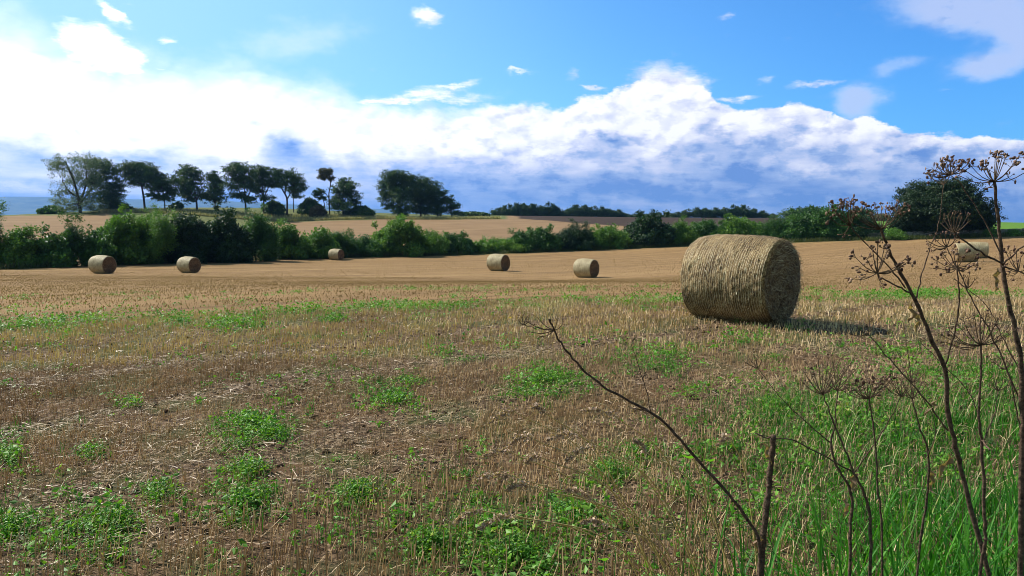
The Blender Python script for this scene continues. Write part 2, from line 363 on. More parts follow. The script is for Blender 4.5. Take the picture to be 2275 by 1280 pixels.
# ------------------------------------------------------------------ terrain
CP = [(-12, -8, -.3), (12, -8, .3), (0, 3, 0), (-3, 4, -.07), (4, 4, .1), (-6, 8, -.12), (6, 8, .15), (-14, 4, -.4), (14, 5, .4)]
for (px, py, d) in [(1640, 716, 10.9), (100, 722, 12.2), (2275, 640, 21),
                    (228, 608, 52), (420, 607, 56), (747, 574, 91), (1107, 603, 57.6), (1302, 618, 49.7), (2140, 584, 49),
                    (-120, 606, 56), (0, 600, 60), (300, 588, 70), (600, 577, 85), (850, 571, 97), (1080, 565, 105), (1300, 556, 112), (1500, 548, 115),
                    (1800, 538, 112), (2100, 530, 110), (2275, 526, 108), (2600, 518, 108),
                    (860, 535, 125), (1000, 532, 130), (700, 525, 140), (620, 486, 225), (850, 487, 225), (1100, 489, 225), (1190, 491, 215), (1420, 503, 175), (1600, 500, 200),
                    (1300, 489, 335), (1150, 488, 335), (1700, 489, 335), (60, 500, 140), (100, 480, 205), (200, 478, 205), (0, 482, 200),
                    (170, 472, 218), (310, 466, 224), (450, 467, 226), (560, 471, 230), (700, 476, 233), (900, 483, 240), (1000, 484, 240),
                    (1940, 517, 125), (1960, 492, 200), (2100, 500, 200), (2200, 503, 190), (2275, 504, 190), (2600, 500, 190), (2200, 502, 320), (1900, 488, 320)]:
    CP.append(P(px, py, d))
for x, y, z in [(-400, 420, -24), (-150, 420, -22), (-60, 430, -16), (0, 460, -10), (150, 500, -6), (400, 420, -4), (-300, 200, -8), (350, 150, 4), (-200, 60, -7), (150, 20, 2.5), (-120, -60, -2), (120, -80, 2), (0, -120, 0), (-60, 20, -1.2)]:
    CP.append((x, y, z))
CP = np.array(CP, float)
def tk(r2): return np.where(r2 > 1e-9, r2 * np.log(r2 + 1e-9), 0.0)
def tps_fit(pts, lam=0.02):
    xy = pts[:, :2] / 100; n = len(xy)
    K = tk(((xy[:, None] - xy[None]) ** 2).sum(-1)) + lam * .01 * np.eye(n)
    Pm = np.hstack([np.ones((n, 1)), xy]); A = np.zeros((n + 3, n + 3)); A[:n, :n] = K; A[:n, n:] = Pm; A[n:, :n] = Pm.T
    return xy, np.linalg.solve(A, np.concatenate([pts[:, 2], np.zeros(3)]))
_xy, _w = tps_fit(CP)
def H(x, y):
    x = np.atleast_1d(np.asarray(x, float)) / 100; y = np.atleast_1d(np.asarray(y, float)) / 100
    out = np.empty(len(x))
    for i in range(0, len(x), 50000):
        a = x[i:i + 50000]; b = y[i:i + 50000]
        r2 = (a[:, None] - _xy[None, :, 0]) ** 2 + (b[:, None] - _xy[None, :, 1]) ** 2
        out[i:i + 50000] = tk(r2) @ _w[:-3] + _w[-3] + _w[-2] * a + _w[-1] * b
    return out
def h1(x, y): return float(H([x], [y])[0])
def ground_pt(px, d):
    """point on the terrain straight under the photo column px at distance d"""
    x = (px - CX) / F * d
    return np.array([x, d, h1(x, d)])

ROW = R(35); RT = np.array([math.cos(ROW), math.sin(ROW)]); RN = np.array([-math.sin(ROW), math.cos(ROW)])
def S_of(x, y): return x * RN[0] + y * RN[1]
def Q_of(x, y): return y - 14.1 - .29 * x        # distance beyond the weedy strip across the field
def T_of(x, y): return x * RT[0] + y * RT[1]

# hedge line in plan (x, y)
HEDGE = np.array([((px - CX) / F * d, d) for px, d in [(-700, 50), (-120, 57), (0, 61), (300, 71), (600, 86), (850, 98), (1080, 106), (1300, 113), (1500, 116), (1800, 113), (2100, 111), (2275, 110), (2600, 109), (3200, 105)]])
def hedge_y(x): return np.interp(x, HEDGE[:, 0], HEDGE[:, 1])

rad = np.concatenate([np.linspace(0.4, 3, 14, endpoint=False), np.geomspace(3, 700, 430)])
ang = np.concatenate([np.linspace(-180, -62, 40, endpoint=False), np.linspace(-62, 62, 420, endpoint=False), np.linspace(62, 180, 40, endpoint=False)])
AA, RR = np.meshgrid(np.radians(ang), rad)
gx = (np.sin(AA) * RR).ravel(); gy = (np.cos(AA) * RR).ravel() - 0.0
gz = H(gx, gy)
edge_f = np.clip((np.hypot(gx, gy) - 520) / 180, 0, 1)
gz = gz - edge_f ** 2 * 25
na = len(ang); nr = len(rad)
i = np.arange(nr - 1)[:, None] * na; j = np.arange(na)[None]; j2 = (j + 1) % na
gf = np.stack([i + j, i + na + j, i + na + j2, i + j2], -1).reshape(-1, 4)
gv = np.stack([gx, gy, gz], -1)
gv = np.vstack([gv, [[0, 0, h1(0, 0)]]]); tri = np.stack([np.arange(na), (np.arange(na) + 1) % na, np.full(na, len(gv) - 1)], -1)[:, ::-1]
# zones: R ploughed, G bright green pasture, B rough grass
ax, ay = gv[:, 0], gv[:, 1]
e1 = P(1150, 480, 240); e2 = P(1425, 480, 172); e3 = P(1620, 480, 128)
lx = np.interp(ay, [e3[1], e2[1], e1[1], 700], [e3[0], e2[0], e1[0], 0])
plough = ((ax > lx) & (ay > hedge_y(ax) + 3) & (ax < 0.36 * ay)).astype(float)
green = ((ax > 0.36 * ay) & (ay > hedge_y(ax) + 2)).astype(float)
pxv = CX + ax / np.maximum(ay, 1) * F
rough_g = ((ay > 212) & (pxv < 1120) & (pxv > 225) & (ay > 212 + np.maximum(0, (pxv - 480)) * .03)).astype(float)
rough_g = np.maximum(rough_g, ((ay > 207) & (pxv <= 225)).astype(float))
rough_g = np.maximum(rough_g, np.exp(-((ay - hedge_y(ax)) / 1.3) ** 2) * (np.abs(pxv - 1137) < 3500))
rough_g = np.where((pxv > 235 + np.clip((190 - ay) * .9, 0, 90) + vnoise(ax, ay, 6, 77) * 22) & (pxv < 600) & (ay > 95), 1.0, rough_g)
rough_g = np.where((ay > 348) & (pxv > 1000), 1.0, rough_g)

m, t = mat_new('ground_surface'); g = t.n('ShaderNodeNewGeometry'); pos = g.outputs['Position']
at = t.n('ShaderNodeAttribute', attribute_name='zones'); zs = t.n('ShaderNodeSeparateColor'); t.t.links.new(at.outputs['Color'], zs.inputs[0])
rot = t.n('ShaderNodeVectorRotate', rotation_type='Z_AXIS'); t.t.links.new(pos, rot.inputs['Vector']); rot.inputs['Angle'].default_value = -ROW
rs = t.n('ShaderNodeSeparateXYZ'); t.t.links.new(rot.outputs[0], rs.inputs[0])
along = t.vec(t.mul(rs.outputs[0], 0.045), rs.outputs[1], 0)
bands = t.noise(along, 0.35, 4, .6); bands2 = t.noise(along, 1.6, 3, .6)
big = t.noise(pos, 0.12, 5, .6); mid = t.noise(pos, 1.1, 6, .6); fin = t.noise(pos, 22.0, 6, .7); grit = t.noise(pos, 70.0, 4, .7)
soil = ramp(t, fin, [(.36, (.024, .014, .008)), (.5, (.11, .068, .04)), (.66, (.36, .24, .145))])
strawc = ramp(t, t.m('ADD', t.mul(bands, .75), t.mul(mid, .25)), [(.32, (.20, .118, .052)), (.5, (.27, .163, .073)), (.68, (.34, .215, .10))])
cd = t.n('ShaderNodeVectorMath', operation='LENGTH'); t.t.links.new(pos, cd.inputs[0])
psx = t.n('ShaderNodeSeparateXYZ'); t.t.links.new(pos, psx.inputs[0])
qd = t.sub(t.sub(psx.outputs[1], t.mul(psx.outputs[0], .29)), 14.1)
far = t.ss(t.add(qd, t.mul(t.sub(mid, .5), 1.5)), -.4, 1.6)
near_far = t.mix(far, soil, strawc)
dark_b = t.ss(bands2, .50, .66, 0.0, .8)
near_far = t.mix(dark_b, near_far, (.15, .085, .042))
# green tinge where weeds and moss cover the soil in the unharvested strip
sN = rs.outputs[1]
strip = t.mul(t.ss(qd, -1.6, -.6), t.ss(qd, 1.4, .4)); strip = t.mul(strip, t.ss(mid, .38, .58))
near_far = t.mix(t.mul(strip, .35), near_far, (.18, .20, .045))
nearg = t.mul(t.ss(mid, .48, .62), t.sub(1.0, far))
near_far = t.mix(t.mul(nearg, .6), near_far, (.06, .09, .025))
tanv = ramp(t, t.m('ADD', t.mul(t.noise(t.vec(t.mul(rs.outputs[0], .03), t.mul(rs.outputs[1], .5)), 1.0, 3, .6), .6), t.mul(big, .4)), [(.35, (.185, .11, .055)), (.65, (.27, .172, .09))])
beyond = t.n('ShaderNodeAttribute', attribute_name='beyond'); fieldc = t.mix(beyond.outputs['Fac'], near_far, tanv)
ploughc = ramp(t, t.noise(pos, .5, 6, .7), [(.3, (.030, .018, .012)), (.7, (.060, .038, .026))])
greenc = ramp(t, big, [(.3, (.08, .17, .02)), (.7, (.12, .22, .03))])
roughc = ramp(t, t.noise(pos, .6, 5, .7), [(.3, (.06, .075, .022)), (.6, (.14, .15, .05)), (.75, (.22, .19, .08))])
c1 = t.mix(zs.outputs[0], fieldc, ploughc); c1 = t.mix(zs.outputs[1], c1, greenc); c1 = t.mix(zs.outputs[2], c1, roughc)
hgt = t.add(t.mul(fin, .7), t.mul(grit, .3))
M['ground'] = finish(m, t, c1, .95, .1, bump=hgt, bump_d=.05, bump_s=.9)
gme = mesh_np('ground', gv, [gf, tri], M['ground'], True)
att = gme.color_attributes.new('zones', 'FLOAT_COLOR', 'POINT')
att.data.foreach_set('color', np.stack([plough, green, rough_g, np.ones_like(plough)], -1).astype(np.float32).ravel())
b_ = gme.attributes.new('beyond', 'FLOAT', 'POINT'); b_.data.foreach_set('value', np.clip((ay - hedge_y(ax)) / 2, 0, 1).astype(np.float32))
ground = link('field_ground', gme, kind='structure')

# the firth and the hills beyond it
m, t = mat_new('sea_water'); g = t.n('ShaderNodeNewGeometry')
M['sea'] = finish(m, t, (.10, .16, .24), .25, .5, bump=t.noise(g.outputs['Position'], .02, 4, .6), bump_d=2.0, bump_s=.3)
sv = np.array([(-16000, 600, -32), (14000, 600, -32), (14000, 13500, -32), (-16000, 13500, -32)], float)
link('sea', mesh_np('sea', sv, np.array([[0, 1, 2, 3]]), M['sea']), kind='structure')
# lowland between the field's far side and the water
m, t = mat_new('lowland'); g = t.n('ShaderNodeNewGeometry'); nz = t.noise(g.outputs['Position'], .006, 6, .6)
M['lowland'] = finish(m, t, ramp(t, nz, [(.35, (.03, .06, .03)), (.6, (.10, .13, .05))]), .95, .1)
def hill_ridge(name, pts, y0, depth, seed):
    """pts: (photo px, photo py of the crest) at distance y0"""
    px = np.linspace(pts[0][0], pts[-1][0], 160); py = np.interp(px, [p[0] for p in pts], [p[1] for p in pts])
    rg = rng_(seed); V = []; rows = 14
    n1 = sum(vnoise(px, px * 0, s_, seed) * a for s_, a in ((60, .6), (22, .3), (9, .1))) - .5
    for r_ in range(rows):
        f = r_ / (rows - 1); prof = math.sin(f * math.pi * .5) if f < .5 else math.sin(f * math.pi * .5)
        yy = y0 - depth * (1 - f)
        top = CAMH + np.array([ray(a_, b_)[1] for a_, b_ in zip(px, py)]) * y0 + n1 * 25
        zz = -34 + (top + 34) * f ** .8 + (vnoise(px * 3, np.full_like(px, r_ * 25.), 40, seed) - .5) * 60 * math.sin(f * math.pi)
        V.append(np.stack([(px - CX) / F * y0, np.full_like(px, yy), zz], -1))
    V.append(V[-1] + np.array([0, depth * .8, -300])); V[-1][:, 2] = -36
    V = np.array(V); n = len(px); i = np.arange(len(V) - 1)[:, None] * n; j = np.arange(n - 1)[None]
    f = np.stack([i + j, i + j + 1, i + n + j + 1, i + n + j], -1).reshape(-1, 4)
    link(name, mesh_np(name, V.reshape(-1, 3), f, M['lowland'], True), kind='structure')
hill_ridge('far_hills', [(-400, 446), (-100, 437), (120, 438), (300, 442), (500, 446), (700, 456), (800, 463), (860, 466), (960, 474), (1200, 484), (1500, 494), (2600, 512)], 10500, 1600, 3)

# ------------------------------------------------------------------ vegetation that nobody could count
def in_view(x, y, margin=1.5): return np.abs(x) < 0.67 * y + margin
def pix_of(x, y, z):
    dy = y * math.cos(PITCH) - (z - CAMH) * math.sin(PITCH); dz = y * math.sin(PITCH) + (z - CAMH) * math.cos(PITCH)
    u = x / dy; v = dz / dy
    return CX + (u * CR_ + v * SR_) * F, CY - (v * CR_ - u * SR_) * F
def weed_density(x, y):
    """0..1 where green weeds grow among the stubble"""
    z = H(x, y); px, py = pix_of(x, y, z)
    d = np.clip((vnoise(x, y, .9, 5) * .6 + vnoise(x, y, .33, 6) * .4 - .56) * 3.0, 0, .26) * np.where(y > 6.2, .42, 1.0)
    s = S_of(x, y) + (vnoise(x, y, 3, 8) - .5) * 1.2
    s = Q_of(x, y) + (vnoise(x, y, 3, 8) - .5) * .8
    d = np.maximum(d, np.clip(1 - np.abs(s) / 1.25, 0, 1) ** .5 * .8 * np.clip((vnoise(x, y, 1.2, 9) - .34) * 2.5, .1, 1) * np.clip((x + 30) / 10, 0, 1))
    for (cx, cy, rx, ry, a) in WEED_PATCH:
        d = np.maximum(d, a * np.exp(-(((px - cx) / rx) ** 2 + ((py - cy) / ry) ** 2)) * (.55 + .9 * vnoise(x, y, .22, 11)))
    d = np.maximum(d, np.clip((py - 1010) / 300, 0, .6) * (.3 + .9 * vnoise(x, y, .7, 12)))
    return d
WEED_PATCH = [(560, 965, 75, 42, 1), (530, 1130, 85, 48, 1), (180, 1205, 110, 60, .9), (285, 898, 26, 14, .7), (20, 1020, 40, 45, .8), (1215, 855, 85, 34, 1), (1540, 873, 40, 16, .9),
              (1460, 805, 90, 26, .8), (1100, 1215, 200, 50, .8), (1300, 1180, 180, 90, .8), (1700, 1100, 260, 140, .9), (1850, 950, 240, 90, .8), (2150, 880, 200, 70, .8), (1660, 760, 60, 14, .7),
              (2000, 790, 110, 18, .6), (850, 900, 80, 40, .5), (760, 1080, 90, 40, .5), (530, 1060, 60, 25, .6), (520, 722, 60, 14, 1), (400, 718, 50, 10, .9), (740, 712, 30, 8, .8), (690, 1240, 60, 30, .6),
              (930, 1100, 70, 60, .4), (1040, 1040, 40, 40, .5), (1600, 1020, 160, 60, .6), (1000, 790, 60, 14, .4), (2080, 1000, 260, 120, .9)]
def verge_w(x, y):
    """weight of the long verge grass, growing to the right and towards the camera"""
    b = (x - .55) * .80 - (y - 3.3) * .36
    b2 = np.clip((x * .9 - 1.25 + (vnoise(x, y, .8, 21) - .5) * 1.3) / 1.5, 0, 1) * np.clip((6.6 + x * .25 - y + (vnoise(x, y, .7, 22) - .5) * 2) / 2.2, 0, 1)
    return b2
def flat_track(x, y):
    s = S_of(x, y) + (vnoise(x, y, 2.0, 31) - .5) * .5
    f = np.exp(-((s - 7.1) / .28) ** 2) + np.exp(-((s - 8.9) / .22) ** 2) * .8 + np.exp(-((s - 5.0) / .75) ** 2) * .9 * (vnoise(x, y, .9, 32) > .35) + np.exp(-((s - 11.2) / .25) ** 2) * .6
    return np.clip(f, 0, 1)

def sample_area(rg, d0, d1, n, margin=2.8):
    y = np.sqrt(rg.random(n) * (d1 ** 2 - d0 ** 2) + d0 ** 2); x = (rg.random(n) * 2 - 1) * (0.67 * y + margin)
    return x, y

def stalks(name, mat, d0, d1, n, hmin, hmax, r0, lean, k, seed, snap=True, label='', zone=None):
    rg = rng_(seed); x, y = sample_area(rg, d0, d1, n)
    if snap:
        s = S_of(x, y); tt = T_of(x, y); s = np.round(s / .125) * .125 + rg.normal(size=n) * .013 + (vnoise(tt, s, 1.5, 40) - .5) * .08
        x = tt * RT[0] + s * RN[0]; y = tt * RT[1] + s * RN[1]
    keep = rg.random(n) < (1 - .88 * flat_track(x, y)) * (1 - .75 * np.clip(weed_density(x, y) * (y < 18), 0, 1)) * np.clip(.35 + 1.3 * vnoise(x, y, .55, 41), 0, 1)
    keep &= (y < hedge_y(x) - .8) & (rg.random(n) > verge_w(x, y) * .85)
    if zone == 1: keep &= rg.random(n) < np.clip(.15 + 1.5 * vnoise(T_of(x, y) * .06, S_of(x, y), .5, 44) * (.5 + vnoise(T_of(x, y) * .06 + 9, S_of(x, y), 2.2, 45)), 0, 1)
    if zone is not None: keep &= (Q_of(x, y) + (vnoise(x, y, .8, 43) - .5) * 1.2 > .4) == (zone > 0)
    x = x[keep]; y = y[keep]; n = len(x); z = H(x, y) - .01
    h = (hmin + (hmax - hmin) * rg.random(n)) * (np.clip(2.05 - y * .23, .62, 1.35) if d1 < 9 else 1.0) * (.85 + .3 * vnoise(x, y, 1.3, 42)); az = rg.random(n) * 6.283
    ln = np.abs(rg.normal(size=n)) * lean; lean_dir = np.stack([np.cos(az) * .7 + .35, np.sin(az) * .7, np.zeros(n)], -1) * ln[:, None]
    base = np.stack([x, y, z], -1); top = base + (np.array([0, 0, 1.0]) + lean_dir) * h[:, None]
    r = r0 * (.7 + .6 * rg.random(n))
    if k == 1:
        a = rg.random(n) * 3.14; sd_ = np.stack([np.cos(a), np.sin(a), np.zeros(n)], -1) * r[:, None]
        v = np.stack([base - sd_, base + sd_, top + sd_ * .8, top - sd_ * .8], 1).reshape(-1, 3); f = np.arange(4 * n).reshape(-1, 4)
        me = mesh_np(name, v, f, mat)
    else:
        th = rg.random(n)[:, None] * 6.28 + np.arange(3)[None] * 2.094
        off = np.stack([np.cos(th), np.sin(th), np.zeros_like(th)], -1) * r[:, None, None]
        v = np.concatenate([base[:, None] + off, top[:, None] + off * .85], 1).reshape(-1, 3)
        q = np.array([[0, 1, 4, 3], [1, 2, 5, 4], [2, 0, 3, 5]]); f = (np.arange(n)[:, None, None] * 6 + q[None]).reshape(-1, 4)
        me = mesh_np(name, v, f, mat)
    link(name, me, kind='stuff', label=label, category='stubble')
stalks('stubble', M['straw'], 2.9, 8.5, 96000, .05, .12, .0023, .32, 3, 1, label='cut straw stubble standing in drill rows near the verge')
stalks('stubble', M['straw'], 8.5, 24, 270000, .04, .09, .0040, .28, 1, 2, label='brown stubble around and in front of the large straw bale', zone=-1)
stalks('stubble', M['straw_far'], 9.5, 48, 190000, .02, .055, .007, .35, 1, 3, label='golden stubble of the middle field beyond the green strip', zone=1)
stalks('stubble', M['straw_far'], 48, 122, 110000, .02, .055, .018, .4, 1, 4, snap=False, label='distant golden stubble reaching to the hedgerow')

def litter(name, d0, d1, n, l0, l1, wd, seed, label):
    rg = rng_(seed); x, y = sample_area(rg, d0, d1, n)
    keep = rg.random(n) < np.clip(.22 + .55 * flat_track(x, y) + .40 * (vnoise(x, y, .8, 51) > .6), 0, 1) * (Q_of(x, y) < .5) * (1 - .6 * verge_w(x, y))
    x = x[keep]; y = y[keep]; n = len(x); z = H(x, y) + .004 + np.abs(rg.normal(size=n)) * .018
    az = rg.normal(size=n) * .75 + ROW * .6 + 3.14 * (rg.random(n) > .5); el = rg.normal(size=n) * .22
    d = np.stack([np.cos(az) * np.cos(el), np.sin(az) * np.cos(el), np.sin(el)], -1); L = (l0 + (l1 - l0) * rg.random(n) ** 2)[:, None]
    c = np.stack([x, y, z], -1); s = unit(np.cross(d, rg.normal(size=(n, 3)) * .4 + np.array([0, 0, 1]))) * (wd * (.5 + rg.random(n)))[:, None]
    bend = np.stack([np.zeros(n), np.zeros(n), rg.random(n)], -1) * L * .07
    v = np.stack([c - d * L / 2 - s, c - d * L / 2 + s, c + s + bend, c - s + bend, c + d * L / 2 + s, c + d * L / 2 - s], 1).reshape(-1, 3)
    q = np.array([[0, 1, 2, 3], [3, 2, 4, 5]]); f = (np.arange(n)[:, None, None] * 6 + q[None]).reshape(-1, 4)
    link(name, mesh_np(name, v, f, M['litter']), kind='stuff', label=label, category='straw')
litter('loose_straw', 2.9, 9, 138000, .015, .12, .0017, 60, 'broken straw lying flat on the near soil')
litter('loose_straw', 9, 22, 110000, .03, .15, .003, 61, 'broken straw lying in the wheel tracks farther out')

# small broad-leaved weeds
def weeds():
    rg = rng_(70); n = 84000; x, y = sample_area(rg, 2.9, 21, n)
    p = weed_density(x, y) * (.95 - .5 * verge_w(x, y)); keep = rg.random(n) < p ** 1.15; keep0 = keep; x = x[keep]; y = y[keep]; n = len(x); z = H(x, y)
    near = y < 9; k = np.where(near, 16, 9); idx = np.repeat(np.arange(n), k); N = len(idx)
    size = (.6 + .8 * rg.random(n)) * np.where(near, 1, 1.3)
    rr = np.abs(rg.normal(size=N)) * .045 * size[idx]; th = rg.random(N) * 6.283
    c = np.stack([x[idx] + rr * np.cos(th), y[idx] + rr * np.sin(th), z[idx] + .008 + rg.random(N) ** 1.3 * (.05 + .06 * np.clip(p[keep0], 0, 1))[idx] * size[idx] * (.5 + vnoise(x, y, .5, 71)[idx])], -1)
    ln = (.014 + .026 * rg.random(N) ** 1.5) * size[idx]
    v, f = leaf_quads(c, ln, ln * .62, rg, .9, .15)
    link('weeds', mesh_np('weeds', v, f, M['weed']), kind='stuff', label='low green weeds growing in patches through the stubble', category='weeds')
weeds()
def ground_hit(px, py):
    """where the line of sight through photo pixel (px, py) meets the field"""
    ab = np.array([ray(a_, b_) for a_, b_ in zip(px, py)]); d = CAMH / np.maximum(-ab[:, 1], .02)
    for _ in range(12): d = (CAMH - H(ab[:, 0] * d, d)) / np.maximum(-ab[:, 1], .02) * .6 + d * .4
    return ab[:, 0] * d, d
def clods():
    rg = rng_(66); n = 9000; x, y = sample_area(rg, 2.9, 13, n); f = flat_track(x, y); keep = rg.random(n) < .10 + .75 * f; x = x[keep]; y = y[keep]; z = H(x, y); a = Acc()
    for i_ in range(len(x)):
        r_ = .006 + .022 * rg.random() ** 2.5; a.ball((x[i_], y[i_], z[i_] + r_ * .3), r_, (rg.uniform(.8, 1.5), rg.uniform(.8, 1.4), rg.uniform(.5, .9)))
    V = np.concatenate(a.v); V += rg.normal(size=V.shape) * .0022; a.v = [V]
    m, t = mat_new('soil_clod'); g = t.n('ShaderNodeNewGeometry'); nz = t.noise(g.outputs['Position'], 60, 5, .7)
    link('soil_clods', a.build('soil_clods', finish(m, t, ramp(t, nz, [(.3, (.035, .02, .012)), (.7, (.16, .10, .06))]), .95, .1, bump=nz, bump_d=.01), False), kind='stuff', label='dark crumbs of soil lying along the wheel tracks', category='soil')
clods()
def yellow_flower(px, py, label, seed):
    rg = rng_(seed); gx_, gy_ = ground_hit([px], [py + 12]); g = np.array([gx_[0], gy_[0], H(gx_, gy_)[0]]); root = bpy.data.objects.new('yellow_flower', None); COL.objects.link(root); root.location = g; root['label'] = label; root['category'] = 'flower'
    a = Acc(); a.tube([(0, 0, -.01), (.004, 0, .06), (0, 0, .13)], [.002, .0015, .0012], 5); link('stem', a.build('stem', M['weed']), root)
    b = Acc(); c0 = np.array([0, 0, .135])
    for k in range(9):
        th = k * .7; dv = np.array([math.cos(th), math.sin(th), .35]); sd = np.array([-math.sin(th), math.cos(th), 0]) * .008; b.add([c0, c0 + dv * .014 + sd, c0 + dv * .027, c0 + dv * .014 - sd], [[0, 1, 2, 3]])
    m, t = mat_new('yellow_petal'); link('petals', b.build('petals', finish(m, t, (.75, .55, .02), .5, .3, trans=.3), False), root)
def lush():
    # thick cushions of chickweed-like growth
    rg = rng_(75); spots = [(545, 945, 42, 22), (600, 975, 36, 22), (520, 990, 50, 16), (540, 1125, 52, 30), (500, 1140, 30, 18), (560, 1050, 42, 22), (190, 1200, 60, 38), (260, 1165, 40, 22), (285, 898, 20, 10), (14, 1020, 20, 24),
        (1215, 850, 55, 18), (1180, 870, 50, 12), (1540, 873, 24, 9), (1440, 800, 50, 12), (1480, 795, 40, 8), (905, 855, 36, 12), (880, 895, 40, 16), (790, 1105, 40, 26), (1035, 1085, 32, 30), (1280, 1150, 80, 40), (960, 1215, 60, 26),
        (1150, 1240, 110, 34), (350, 1100, 24, 18), (200, 1010, 24, 14), (500, 722, 26, 6), (400, 718, 30, 5), (120, 735, 30, 6), (742, 712, 16, 4), (1190, 683, 26, 3), (1670, 762, 22, 7), (1715, 800, 18, 6), (690, 1180, 30, 20), (20, 1180, 30, 24), (1600, 1010, 50, 20), (1720, 905, 40, 12), (1350, 1060, 50, 24), (1850, 640, 60, 3), (1080, 1170, 60, 20), (1420, 1010, 40, 18)]
    X = []; Y = []; Z = []; Sz = []
    for (cx, cy, rx, ry) in spots:
        n = int(np.clip(rx * ry * .12, 20, 240)); r_ = np.abs(rg.normal(size=n)) * 1.0; th = rg.random(n) * 6.283
        gx_, gy_ = ground_hit(cx + rx * r_ * np.cos(th), cy + ry * r_ * np.sin(th)); ok = vnoise(gx_, gy_, .24, 76) * .7 + vnoise(gx_, gy_, .09, 78) * .3 > .44; gx_, gy_, r_ = gx_[ok], gy_[ok], r_[ok]; n = len(gx_); k = 18
        hh = np.exp(-r_ ** 2 * .7) * .9 * (.05 + .045 * rg.random(n)); idx = np.repeat(np.arange(n), k); N = len(idx); sp = .022 + .0035 * gy_[idx]
        x = gx_[idx] + rg.normal(size=N) * sp; y = gy_[idx] + rg.normal(size=N) * sp
        X.append(x); Y.append(y); Z.append(H(x, y) + .008 + rg.random(N) ** .7 * hh[idx]); Sz.append(np.full(N, 1 + .045 * max(0, gy_.mean() - 5)))
    c = np.stack([np.concatenate(X), np.concatenate(Y), np.concatenate(Z)], -1); n = len(c); ln = (.009 + .019 * rg.random(n) ** 1.4) * np.concatenate(Sz)
    v, f = leaf_quads(c, ln, ln * .6, rg, .8, .15)
    link('weed_cushions', mesh_np('weed_cushions', v, f, M['lush']), kind='stuff', label='bright green cushions of weeds scattered over the stubble', category='weeds')
lush()

def blades(name, x, y, L, wd, lean, seed, mat, label, segs=5, wind=(-.25, -.1)):
    rg = rng_(seed); n = len(x); z = H(x, y) - .01; az = rg.random(n) * 6.283
    dh = np.stack([np.cos(az) + wind[0], np.sin(az) + wind[1]], -1); dh /= np.linalg.norm(dh, axis=1)[:, None]
    b = np.abs(rg.normal(size=n)) * lean + .12; side = np.stack([-dh[:, 1], dh[:, 0], rg.normal(size=n) * .3], -1)
    tt = np.linspace(0, 1, segs); V = []
    for q in tt:
        ang_ = b * q * 2.0 + .08; hh = L * (np.sin(np.minimum(b * q * 2, 2.6)) / (b * 2 + 1e-6)); out = L * (1 - np.cos(np.minimum(b * q * 2, 2.6))) / (b * 2 + 1e-6)
        c = np.stack([x + dh[:, 0] * out, y + dh[:, 1] * out, z + hh], -1); wv_ = wd * (1 - q ** 2.2) * .5 * (.5 + .5 * min(1, q * 4)) + .0003
        V.append(c - side * wv_[:, None]); V.append(c + side * wv_[:, None])
    v = np.stack(V, 1).reshape(-1, 3); k = 2 * segs
    q = np.array([[2 * a, 2 * a + 1, 2 * a + 3, 2 * a + 2] for a in range(segs - 1)]); f = (np.arange(n)[:, None, None] * k + q[None]).reshape(-1, 4)
    link(name, mesh_np(name, v, f, mat, True), kind='stuff', label=label, category='grass')
def verge():
    rg = rng_(80); n = 290000; x, y = sample_area(rg, 1.6, 8.5, n, 2.6)
    wv_ = verge_w(x, y); cl = .25 + .9 * vnoise(x, y, .22, 82); keep = rg.random(n) < wv_ * cl * 1.05; x = x[keep]; y = y[keep]; n = len(x)
    near = np.clip((4.4 - y) / 1.8, 0, 1) * np.clip((x - .55) / 1.1, .1, 1)
    L = (.04 + .09 * rg.random(n)) + near * (.12 + .36 * rg.random(n)) * (.5 + vnoise(x, y, .35, 83))
    wd = .0045 + .0085 * rg.random(n) * (.4 + near)
    blades('verge_grass', x, y, L, wd, .85, 81, M['grass'], 'long green grass of the verge under the dead hogweed', 6)
    n = 9000; x, y = sample_area(rg, 2.2, 12, n, 2.6); p = np.clip(weed_density(x, y) * 1.1, 0, .8) * .3 + .015; keep = rg.random(n) < p; x = x[keep]; y = y[keep]; n = len(x)
    k = 9; x = np.repeat(x, k) + rg.normal(size=n * k) * .03; y = np.repeat(y, k) + rg.normal(size=n * k) * .03
    blades('grass_tufts', x, y, .07 + .11 * rg.random(n * k), np.full(n * k, .0035), .5, 84, M['grass'], 'small tufts of grass between the stubble rows', 4)
    n = 12500; x, y = sample_area(rg, 2.0, 6.5, n, 2.6); keep = rg.random(n) < verge_w(x, y) * .5 + .04 * (x > -.5); x = x[keep]; y = y[keep]; n = len(x)
    blades('dry_grass', x, y, .12 + .34 * rg.random(n), .002 + .003 * rg.random(n), .95, 85, M['dry_grass'], 'straw-coloured dry blades mixed into the verge grass', 6)
verge()
def near_blades():
    rg = rng_(86); n = 1750; px = 1600 + 980 * rg.random(n) ** .8; d = rg.uniform(1.75, 2.9, n); x = (px - CX) / F * d; keep = rg.random(n) < np.clip((px - 1450) / 500, .15, 1); x = x[keep]; d = d[keep]; n = len(x)
    top = np.clip(.86 - .10 * d + (x - 1.0) * .14, .25, .72) * rg.uniform(.55, 1.0, n)
    blades('tall_grass', x, d, top * 1.25, .005 + .008 * rg.random(n), .80, 87, M['grass'], 'broad arching grass blades in the bottom right corner', 9, wind=(-.1, -.1))
near_blades()
